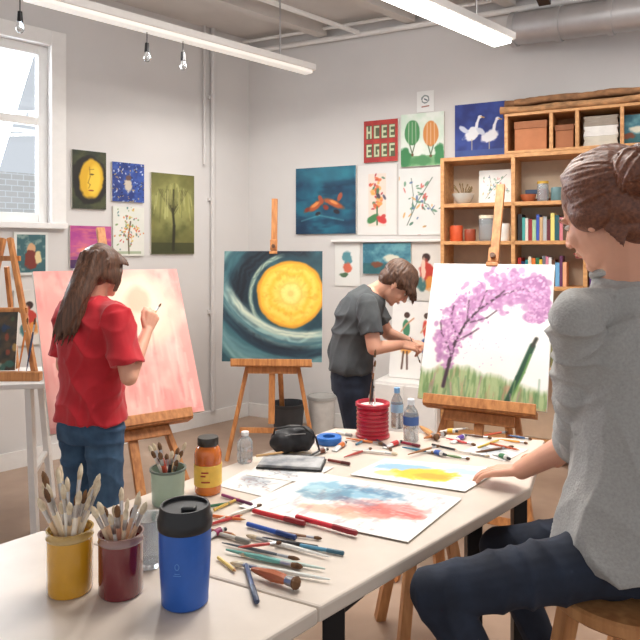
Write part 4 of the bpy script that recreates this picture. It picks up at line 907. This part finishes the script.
def folds(amp,fr=(9,9,4)):
    return lambda p: amp*(mnoise.noise(V((p.x*fr[0],p.y*fr[1],p.z*fr[2])))+.5*mnoise.noise(V((p.x*fr[0]*2.3+5,p.y*fr[1]*2.3,p.z*fr[2]*2.3))))
def ridges(amp,dr,fr,amp2=.005):
    dr=V(dr)
    def g(p):
        n=mnoise.noise(V((p.x*5,p.y*5,p.z*5))); a=p.dot(dr)*fr+n*4.5
        return amp*(1-abs(math.sin(a)))**1.5*(0.4+.6*(n+.5))+amp2*mnoise.noise(V((p.x*17,p.y*17,p.z*8)))-amp*.3
    return g
def shoe(root,ank,toe):
    ank=V(ank);toe=V(toe)
    d=(toe-ank); d.z=0; d.normalize(); Mx=frame(d)
    m_=MB(); m_.ell(ank+V((0,0,-.035)),(.042,.055,.045),Mx); m_.ell(ank+d*.10+V((0,0,-.045)),(.045,.085,.032),Mx); m_.cap(ank+V((0,0,.02)),ank+V((0,0,-.03)),.045,.045)
    s=blob(m_,'shoe',.008,3,M['shoe'],root)
    m_=MB(); m_.loft([(ank+d*.06+V((0,0,-.082)),Mx@V((.046,0,0)),Mx@V((0,.135,0))),(ank+d*.06+V((0,0,-.062)),Mx@V((.047,0,0)),Mx@V((0,.137,0)))],28); m_.obj('sole',M['sole'],s)
def bez(a,b,c,d,n=9):
    out=[]
    for i in range(n):
        t=i/(n-1); out.append(a*(1-t)**3+b*3*t*(1-t)**2+c*3*t*t*(1-t)+d*t**3)
    return out
# ---------------- woman in red
o=V((-.985,2.8,0)); r=thing('person','woman in a red t-shirt and blue jeans painting the pink canvas','person',o)
f=V((.6,.8,0)); sd=V((.8,-.6,0))
hc=P(103,272,2.83); HM=frame((.40,.90,-.14)); hs=.95
nb_=V((o.x+.0,o.y+.0,1.345))
shR=o+sd*.175+V((0,0,1.29)); shL=o-sd*.175+V((0,0,1.29))
elR=P(129,377,2.66); wrR=P(147,331,2.83)
elL=shL+V((-.03,.03,-.26)); wrL=V((-1.0,2.97,1.02))
hipR=o+sd*.085+V((0,0,.83)); hipL=o-sd*.085+V((0,0,.83))
knR=o+sd*.09+f*.02+V((0,0,.45)); knL=o-sd*.095+f*.0+V((0,0,.45)); anR=o+sd*.1+V((0,0,.09)); anL=o-sd*.11-f*.03+V((0,0,.09))
m_=MB()
spine(m_,[(o+V((0,0,.78)),.13,.09),(o+V((0,0,.9)),.135,.09),(o+V((0,0,1.02)),.11,.08),(o+V((0,0,1.2)),.135,.09),(o+V((0,0,1.30)),.13,.07),(nb_,.05,.05)],sd)
head(m_,hc,HM,hs,nb_-V((0,0,.02)))
limb(m_,[shR,elR,wrR],[.043,.036,.024]); limb(m_,[shL,elL,wrL],[.043,.036,.024])
hand(m_,wrR,V((.25,.35,.9)),V((-.6,.7,0)),V((-.4,-.3,.1)),(.9,.9,.6),.92)
hand(m_,wrL,V((.5,.6,.0)),V((0,0,-1)),V((.6,-.6,0)),(.3,.4,.3),.92)
for h_,k_,a_ in ((hipR,knR,anR),(hipL,knL,anL)): limb(m_,[h_,k_,a_],[.07,.05,.035]); m_.cap(a_,a_+f*.12-V((0,0,.05)),.03,.025)
blob(m_,'body',.0045,2,M['skin'],r)
face_parts(r,hc,HM,hs,M['hair1'])
m_=MB()
spine(m_,[(o+V((0,0,.825)),.176,.142),(o+V((0,0,.9)),.168,.132),(o+V((0,0,1.03)),.155,.120),(o+V((0,0,1.18)),.174,.130),(o+V((0,0,1.27)),.18,.108),(o+V((0,0,1.325)),.135,.078),(o+V((0,0,1.36)),.07,.062)],sd)
for s_,e_ in ((shR,elR),(shL,elL)):
    m_.cap(nb_+V((0,0,-.04)),s_-V((0,0,.012)),.05,.058); q=s_.lerp(e_,.82); m_.tube(s_,q,.062,.072,20)
rd1=ridges(.015,(.5,.3,.8),20,.006); rd2=ridges(.008,(.7,.4,-.5),42,.002)
blob(m_,'t_shirt',.0055,6,M['red'],r,lambda p:rd1(p)+rd2(p))
m_=MB()
spine(m_,[(o+V((0,0,.86)),.15,.112),(o+V((0,0,.80)),.166,.128),(o+V((0,0,.74)),.162,.12)],sd)
for h_,k_,a_ in ((hipR,knR,anR),(hipL,knL,anL)): m_.cap(h_-V((0,0,.05)),k_,.086,.062); m_.tube(k_,a_+V((0,0,-.01)),.062,.05)
blob(m_,'jeans',.006,4,M['denim'],r,ridges(.008,(.3,.2,.9),40,.005))
for s_,a_ in ((1,anR),(-1,anL)): shoe(r,a_,a_+f)
m_=MB(); E=lambda a,q:m_.ell(hc+HM@(V(a)*hs),tuple(z*hs for z in q),HM,20)
E((0,-.026,.036),(.087,.097,.091)); E((0,-.055,-.005),(.078,.062,.07)); E((-.062,-.01,-.02),(.024,.045,.05)); E((.066,-.012,-.010),(.022,.046,.046))
tipw=P(62,333,2.66); mid1=hc+HM@(V((-.01,-.115,-.05))*hs); mid2=P(76,303,2.66)
lc=bez(hc+HM@(V((0,-.075,.0))*hs),mid1,mid2,tipw,12)
m_.path(lc,[.055,.056,.055,.052,.050,.049,.048,.045,.040,.032,.020,.008],14)
R=random.Random(3)
for i in range(90):
    a=R.uniform(-1.3,1.3); zz=R.uniform(-.4,1); th_=R.uniform(0,6.28); k_=math.cos(th_); k2=math.sin(th_); ph=R.uniform(0,6)
    st=hc+HM@(V((math.sin(a)*.084,-.03-.08*math.cos(a),.02+.075*zz))*hs)
    en=tipw+V((k_*.034,k2*.02,R.gauss(-.005,.03)))
    c1=mid1+V((k_*.050,k2*.045,0)); c2=mid2+V((k_*.054,k2*.044,k_*.01))
    pts=[q_+V((math.sin(j*1.0+ph)*.006*(j/10),0,0)) for j,q_ in enumerate(bez(st,c1,c2,en,13))]
    m_.path(pts,[.006]*10+[.005,.0035,.0015],6)
for i in range(30):
    a=-1.5+3*i/29
    m_.path([hc+HM@(V((math.sin(a)*.088*math.cos(t),.066-.13*(t/1.5)-.0,.036+.092*math.cos(a)*math.sin(.5+t)))*hs) for t in np.linspace(0,1.5,6)],.004,6)
for i in range(5):
    m_.path([hc+HM@(V(q)*hs) for q in ((.05,.06,.06),(.078,.035,.01),(.076,.03-.005*i,-.05),(.07,.02-.006*i,-.09))],[.006,.006,.005,.002],6)
blob(m_,'hair',.004,2,M['hair1'],r)
bb=wrR+V((.01,.02,.06)); brush(bb-V((.02,.05,.06)),bb+V((.02,.11,.05)),.004,(196,150,90),'paintbrush held in the raised hand of the woman in red')
# ---------------- man in grey
o=V((.185,3.6,0)); r=thing('person','man in a charcoal t-shirt and dark jeans bending over, facing right','person',o)
f=V((1,0,0)); sd=V((0,-1,0))
hc=P(397,284,3.56); HM=frame((.60,-.04,-.80)); hs=.96
nb_=P(378,291,3.6)
sp=[V((.175,3.6,.84)),V((.175,3.6,.93)),V((.185,3.6,1.04)),V((.215,3.6,1.17)),V((.255,3.6,1.26)),V((.30,3.6,1.31)),nb_]
shR=V((.25,3.43,1.27)); shL=V((.27,3.77,1.27))
elR=P(374,348,3.36); wrR=P(400,345,3.52); elL=V((.40,3.80,1.06)); wrL=V((.51,3.66,1.03))
m_=MB()
spine(m_,[(sp[0],.13,.09),(sp[1],.14,.09),(sp[2],.12,.08),(sp[3],.14,.09),(sp[4],.15,.08),(sp[5],.09,.06),(sp[6],.05,.045)],sd)
head(m_,hc,HM,hs,nb_-V((.03,0,.02)))
limb(m_,[shR,elR,wrR],[.045,.038,.026]); limb(m_,[shL,elL,wrL],[.045,.038,.026])
hand(m_,wrR,V((.9,.2,-.1)),V((.2,.5,-.8)),V((0,.5,.5)),(.6,.8,.5),.98)
hand(m_,wrL,V((.6,-.6,.0)),V((-.2,-.3,-.8)),V((-.5,-.3,.5)),(.6,.8,.5),.98)
LG=[]
for k in (-1,1):
    h_=V((.175,3.6-k*.088,.83)); k_=V((.21,3.6-k*.1,.45)); a_=V((.17-.05*k,3.6-k*.11,.09)); LG.append((h_,k_,a_)); limb(m_,[h_,k_,a_],[.07,.05,.036]); m_.cap(a_,a_+f*.12-V((0,0,.05)),.03,.025)
blob(m_,'body',.0045,2,M['skin'],r)
face_parts(r,hc,HM,hs,M['hair3'])
m_=MB()
spine(m_,[(sp[0]+V((0,0,.05)),.17,.132),(sp[1]+V((0,0,.04)),.165,.13),(sp[2],.16,.125),(sp[3],.178,.13),(sp[4],.185,.11),(sp[5],.13,.08),(sp[6]+V((-.012,0,0)),.066,.058)],sd)
for s_,e_ in ((shR,elR),(shL,elL)):
    m_.ell(s_-V((0,0,.01)),.064); m_.tube(s_,s_.lerp(e_,.72),.064,.068,20)
rd3=ridges(.014,(.6,.2,.7),22,.006); rd4=ridges(.007,(-.6,.3,.6),44,.002)
blob(m_,'t_shirt',.0055,5,M['grey'],r,lambda p:rd3(p)+rd4(p))
m_=MB(); spine(m_,[(V((.175,3.6,.92)),.15,.112),(V((.175,3.6,.84)),.166,.122),(V((.175,3.6,.77)),.16,.115)],sd)
for h_,k_,a_ in LG: m_.cap(h_-V((0,0,.05)),k_,.086,.064); m_.tube(k_,a_-V((0,0,.01)),.064,.052)
blob(m_,'jeans',.007,3,M['denimd'],r,folds(.008))
for h_,k_,a_ in LG: shoe(r,a_,a_+f)
m_=MB(); E=lambda a,q:m_.ell(hc+HM@(V(a)*hs),tuple(z*hs for z in q),HM,20)
E((0,-.022,.040),(.088,.098,.090)); E((0,-.06,-.01),(.076,.056,.066)); R=random.Random(6)
crown=V((0,-.05,.125))
for i in range(210):
    a=R.uniform(0,2*math.pi); front=math.sin(a); e_=R.uniform(-.05,.35) if front>.2 else R.uniform(-.6,.1)
    n1=V((math.cos(a)*math.cos(e_),math.sin(a)*math.cos(e_),math.sin(e_))); lf=R.uniform(1.0,1.07)
    pts=[]
    for t in np.linspace(0,1,6):
        v=(crown-V((0,-.022,.04)))*(1-t)+V((n1.x*.09,n1.y*.10,n1.z*.092))*t
        L_=math.sqrt((v.x/.09)**2+(v.y/.10)**2+(v.z/.092)**2); v=v*(lf if t>.3 else 1)/max(L_,.2); pts.append(hc+HM@((v+V((0,-.022,.04)))*hs))
    if front>.0 or abs(math.cos(a))>.7:
        L=R.uniform(.045,.085) if front>.2 else R.uniform(.02,.045)
        q=pts[-1]; w1=V((R.gauss(.004,.006),R.gauss(0,.006),0)); pts+= [q+w1+V((0,0,-L*.5)),q+w1*1.4+V((0,0,-L))]
        m_.path(pts,[.004,.006,.006,.006,.006,.006,.0045,.0015],6)
    else: m_.path(pts,[.004,.006,.006,.006,.005,.002],6)
blob(m_,'hair',.0038,1,M['hair3'],r)
bb=wrR+V((.09,.03,-.02)); brush(bb-V((.03,0,-.06)),bb+V((.03,.03,-.09)),.0035,(60,50,44),'dark brush held by the man in charcoal')
# ---------------- seated woman
o=V((.77,1.60,0)); r=thing('person','woman with a bun in a loose grey top seated at the table','person',V((.77,1.60,.735)))
f=V((-.55,.83,0)).normalized(); sd=V((f.y,-f.x,0))
hc=P(604,214,1.60); HM=frame((-.50,.76,-.40)); hs=1.13
nb_=V((.765,1.625,1.485))
shL=V((.60,1.53,1.400)); shR=V((.93,1.75,1.405))
elL=V((.725,1.745,1.055)); wrL=P(521,470,1.965); elR=V((.93,2.02,1.10)); wrR=P(556,459,2.12)
hipL=V((.70,1.535,.82)); hipR=V((.84,1.66,.82)); knL=V((.262,1.475,.775)); knR=V((.53,1.93,.665)); anL=V((.50,1.45,.39)); anR=V((.66,1.78,.36))
m_=MB()
spine(m_,[(V((.77,1.60,.79)),.14,.10),(V((.77,1.60,.92)),.14,.10),(V((.768,1.605,1.06)),.12,.085),(V((.77,1.62,1.25)),.14,.095),(V((.77,1.63,1.39)),.14,.07),(nb_,.052,.05)],sd)
head(m_,hc,HM,hs,nb_-V((0,0,.03)))
limb(m_,[shL,elL,wrL],[.048,.042,.028]); limb(m_,[shR,elR,wrR],[.048,.040,.028])
tl=T(462,478,.02); tr=T(520,455,.02)
hand(m_,wrL,(tl-wrL),V((.05,.0,-1)),V((.6,.8,0)),(.14,.3,.32),1.05,.10,.4)
hand(m_,wrR,(tr-wrR),V((0,0,-1)),V((-.7,-.7,0)),(.12,.3,.3),1.0,.09,.4)
for h_,k_,a_,ff in ((hipL,knL,anL,V((-1,0,0))),(hipR,knR,anR,V((-.6,.8,0)))): limb(m_,[h_,k_,a_],[.072,.05,.036]); m_.cap(a_,a_+ff*.12-V((0,0,.05)),.03,.025)
blob(m_,'body',.0036,2,M['skin'],r)
face_parts(r,hc,HM,hs,M['hair2'])
m_=MB()
tc_=V((.795,1.60,0))
spine(m_,[(tc_+V((-.005,-.015,.805)),.225,.175),(tc_+V((-.005,-.012,.84)),.235,.182),(tc_+V((-.005,-.01,.92)),.215,.168),(tc_+V((-.005,.0,1.05)),.180,.150),(tc_+V((-.005,.015,1.20)),.165,.138),(tc_+V((-.015,.025,1.33)),.165,.120),(tc_+V((-.022,.03,1.42)),.13,.090),(tc_+V((-.028,.03,1.49)),.085,.078)],sd,40)
CF=(.16,.30)
for s_,e_,w_ in ((shL,elL,wrL),(shR,elR,wrR)):
    nk=V((.768,1.63,1.435)); md=s_.lerp(e_,.5)
    m_.cap(nk,s_+V((0,0,-.005)),.050,.054); m_.cap(s_-V((0,0,.005)),md,.058,.072,22); m_.cap(md,e_+V((-.012,-.01,-.005)),.072,.072,22)
    m_.cap(md+V((-.015,-.02,-.03)),e_+V((-.035,-.025,-.015)),.058,.058,20)
    q=e_.lerp(w_,CF[0]+.06); m_.tube(e_,q,.070,.056,22)
axL=(elL-shL).normalized()
def fd(p):
    n=mnoise.noise(V((p.x*3.5,p.y*3.5,p.z*2.5)))
    rel=p-elL; near=math.exp(-(rel.length/.15)**2)
    a=(p.x*.45-p.y*.35+p.z*.85)*22+n*8
    b_=(rel.dot(axL))*75+mnoise.noise(p*8)*4
    main=.013*((1-abs(math.sin(a)))**2.4-.2)*(.2+.8*max(0,n+.4))
    k=max(0,min(1,(1.22-p.z)/.3)); ang=math.atan2(p.y-1.6,p.x-.79)
    vert=.013*((1-abs(math.sin(ang*5+mnoise.noise(p*4)*2.5+p.z*2)))**1.6-.3)*k
    arm=0
    q=p-shL; t=q.dot(axL); lat=(q-axL*t).length
    if lat<.13 and 0<t<.4:
        arm=.009*((1-abs(math.sin(t*38+mnoise.noise(p*7)*4+q.x*20)))**1.8-.25)
    return main*(1-near*.6)+near*.008*math.sin(b_)+vert*(1-near)+arm+.002*mnoise.noise(p*26)
gt=blob(m_,'grey_top',.005,5,M['greyl'],r,fd)
for e_,w_ in ((elL,wrL),(elR,wrR)):
    m_=MB(); d=(w_-e_).normalized(); x_,y_=perp(d); rg=[]
    for t,rr in ((CF[0],.056),(CF[0]+.02,.063),(CF[0]+.06,.065),(CF[0]+.10,.061),(CF[1]-.01,.055),(CF[1],.046)): q=e_.lerp(w_,t); rg.append((q,x_*rr,y_*rr))
    m_.loft(rg,28); m_.obj('cuff',M['greyl'],r)
m_=MB(); m_.path([V((.767,1.63,1.497))+sd*(math.cos(a)*.080)+f*(math.sin(a)*.074)+V((0,0,-.014*math.sin(a))) for a in np.linspace(0,2*math.pi,29)],.011,8); m_.obj('collar',M['greyl'],r)
m_=MB(); spine(m_,[(V((.77,1.60,.93)),.15,.12),(V((.77,1.60,.84)),.175,.15),(V((.77,1.60,.765)),.165,.15)],sd)
for h_,k_,a_ in ((hipL,knL,anL),(hipR,knR,anR)): m_.cap(h_,k_,.081,.059,20); m_.cap(k_,k_.lerp(a_,.4),.058,.051,20); m_.tube(k_.lerp(a_,.4),a_+V((0,0,.0)),.051,.042,20)
blob(m_,'jeans',.005,3,M['denimd'],r,ridges(.009,(.8,.3,.5),38,.004))
shoe(r,anL,anL+V((-1,0,0))); shoe(r,anR,anR+V((-.6,.8,0)))
m_=MB(); E=lambda a,q:m_.ell(hc+HM@(V(a)*hs),tuple(z*hs for z in q),HM,24)
E((0,-.028,.040),(.089,.102,.093)); E((0,-.066,-.005),(.079,.058,.076)); E((0,-.058,-.055),(.058,.042,.042))
for k in (-1,1): E((k*.066,-.014,.006),(.024,.054,.052))
bun=V((-.030,-.125,.030)); E(tuple(bun),(.060,.048,.052))
R=random.Random(8)
for i in range(170):
    a=-2.45+4.9*i/169
    if abs(a)<1.57: x0=math.sin(a)*.083; z0_=.05+math.cos(a)*.072; y0=.058-abs(math.sin(a))*.04
    else: k_=(abs(a)-1.57); x0=math.copysign(.082-k_*.03,a); z0_=.05-k_*.17; y0=.018-k_*.07
    lift=R.uniform(1.0,1.06); pts=[]; sag=R.uniform(-.010,.008); wv_=R.uniform(0,6)
    for t in np.linspace(0,1,12):
        x=x0*(1-t)**.75+bun.x*t; z=z0_*(1-t)+bun.z*t+sag*math.sin(t*3.1)+.002*math.sin(t*9+wv_); y=y0*(1-t)+bun.y*t
        v=V((x,y+.028,z-.04)); L_=math.sqrt((v.x/.090)**2+(v.y/.103)**2+(v.z/.094)**2)
        if t<.88 and L_<lift: v=v*(lift/max(L_,.2))
        pts.append(hc+HM@((v+V((0,-.028,.04)))*hs))
    m_.path(pts,[.002]+[.0038]*10+[.003],6)
for i in range(44):
    Q=Matrix.Rotation(R.uniform(-1.3,1.3),3,'X')@Matrix.Rotation(R.uniform(-1.3,1.3),3,'Z'); rr=R.uniform(.040,.062); ph=R.uniform(0,6)
    pts=[hc+HM@((bun+Q@V((math.cos(a)*rr,.014*math.sin(a*.5+ph),math.sin(a)*rr*.95)))*hs) for a in np.linspace(ph,ph+R.uniform(2.2,4.6),16)]
    m_.path(pts,[.0015]+[.0048]*14+[.0015],6)
blob(m_,'hair',.003,1,M['hair2'],r)
# ================================================================ CAMERA, LIGHT, WORLD
cam=bpy.data.cameras.new('camera'); co=bpy.data.objects.new('camera',cam); COL.objects.link(co); co.location=(0,0,H); co.rotation_euler=(math.pi/2,0,0)
cam.sensor_width=36; cam.lens=36*F/640; cam.shift_y=-(320-HY)/640; cam.clip_start=.05; SC.camera=co
w=bpy.data.worlds.new('world'); SC.world=w; w.use_nodes=True; bg=w.node_tree.nodes['Background']; bg.inputs[0].default_value=(.98,.98,1,1); bg.inputs[1].default_value=.78
def area(loc,to,sx,sy,e,c=(1,1,1)):
    l=bpy.data.lights.new('area','AREA'); l.shape='RECTANGLE'; l.size=sx; l.size_y=sy; l.energy=e; l.color=c
    q=bpy.data.objects.new('lamp',l); COL.objects.link(q); q.location=loc; q.rotation_euler=(V(to)-V(loc)).to_track_quat('-Z','Y').to_euler(); return q
mid=(a2-dL*1.1); area((mid.x,mid.y,mid.z-.05),(mid.x,mid.y,0),.15,2,44,(1,.95,.88))
mid=(a1-dL*1.0); area((mid.x,mid.y,mid.z-.05),(mid.x,mid.y,0),.1,1.9,22,(1,.96,.91))
area((.2,2.2,CZ-.15),(.2,2.8,.8),1.0,.3,32,(1,.95,.9))
area((2.2,3.0,CZ-.15),(1.6,3.4,0),1.4,.3,22,(1,.95,.9))
q=WL((s0+s1)/2,-.35,(z0+z1)/2+.1); area(q,(0,3,.9),1.2,1.4,190,(.96,.98,1))
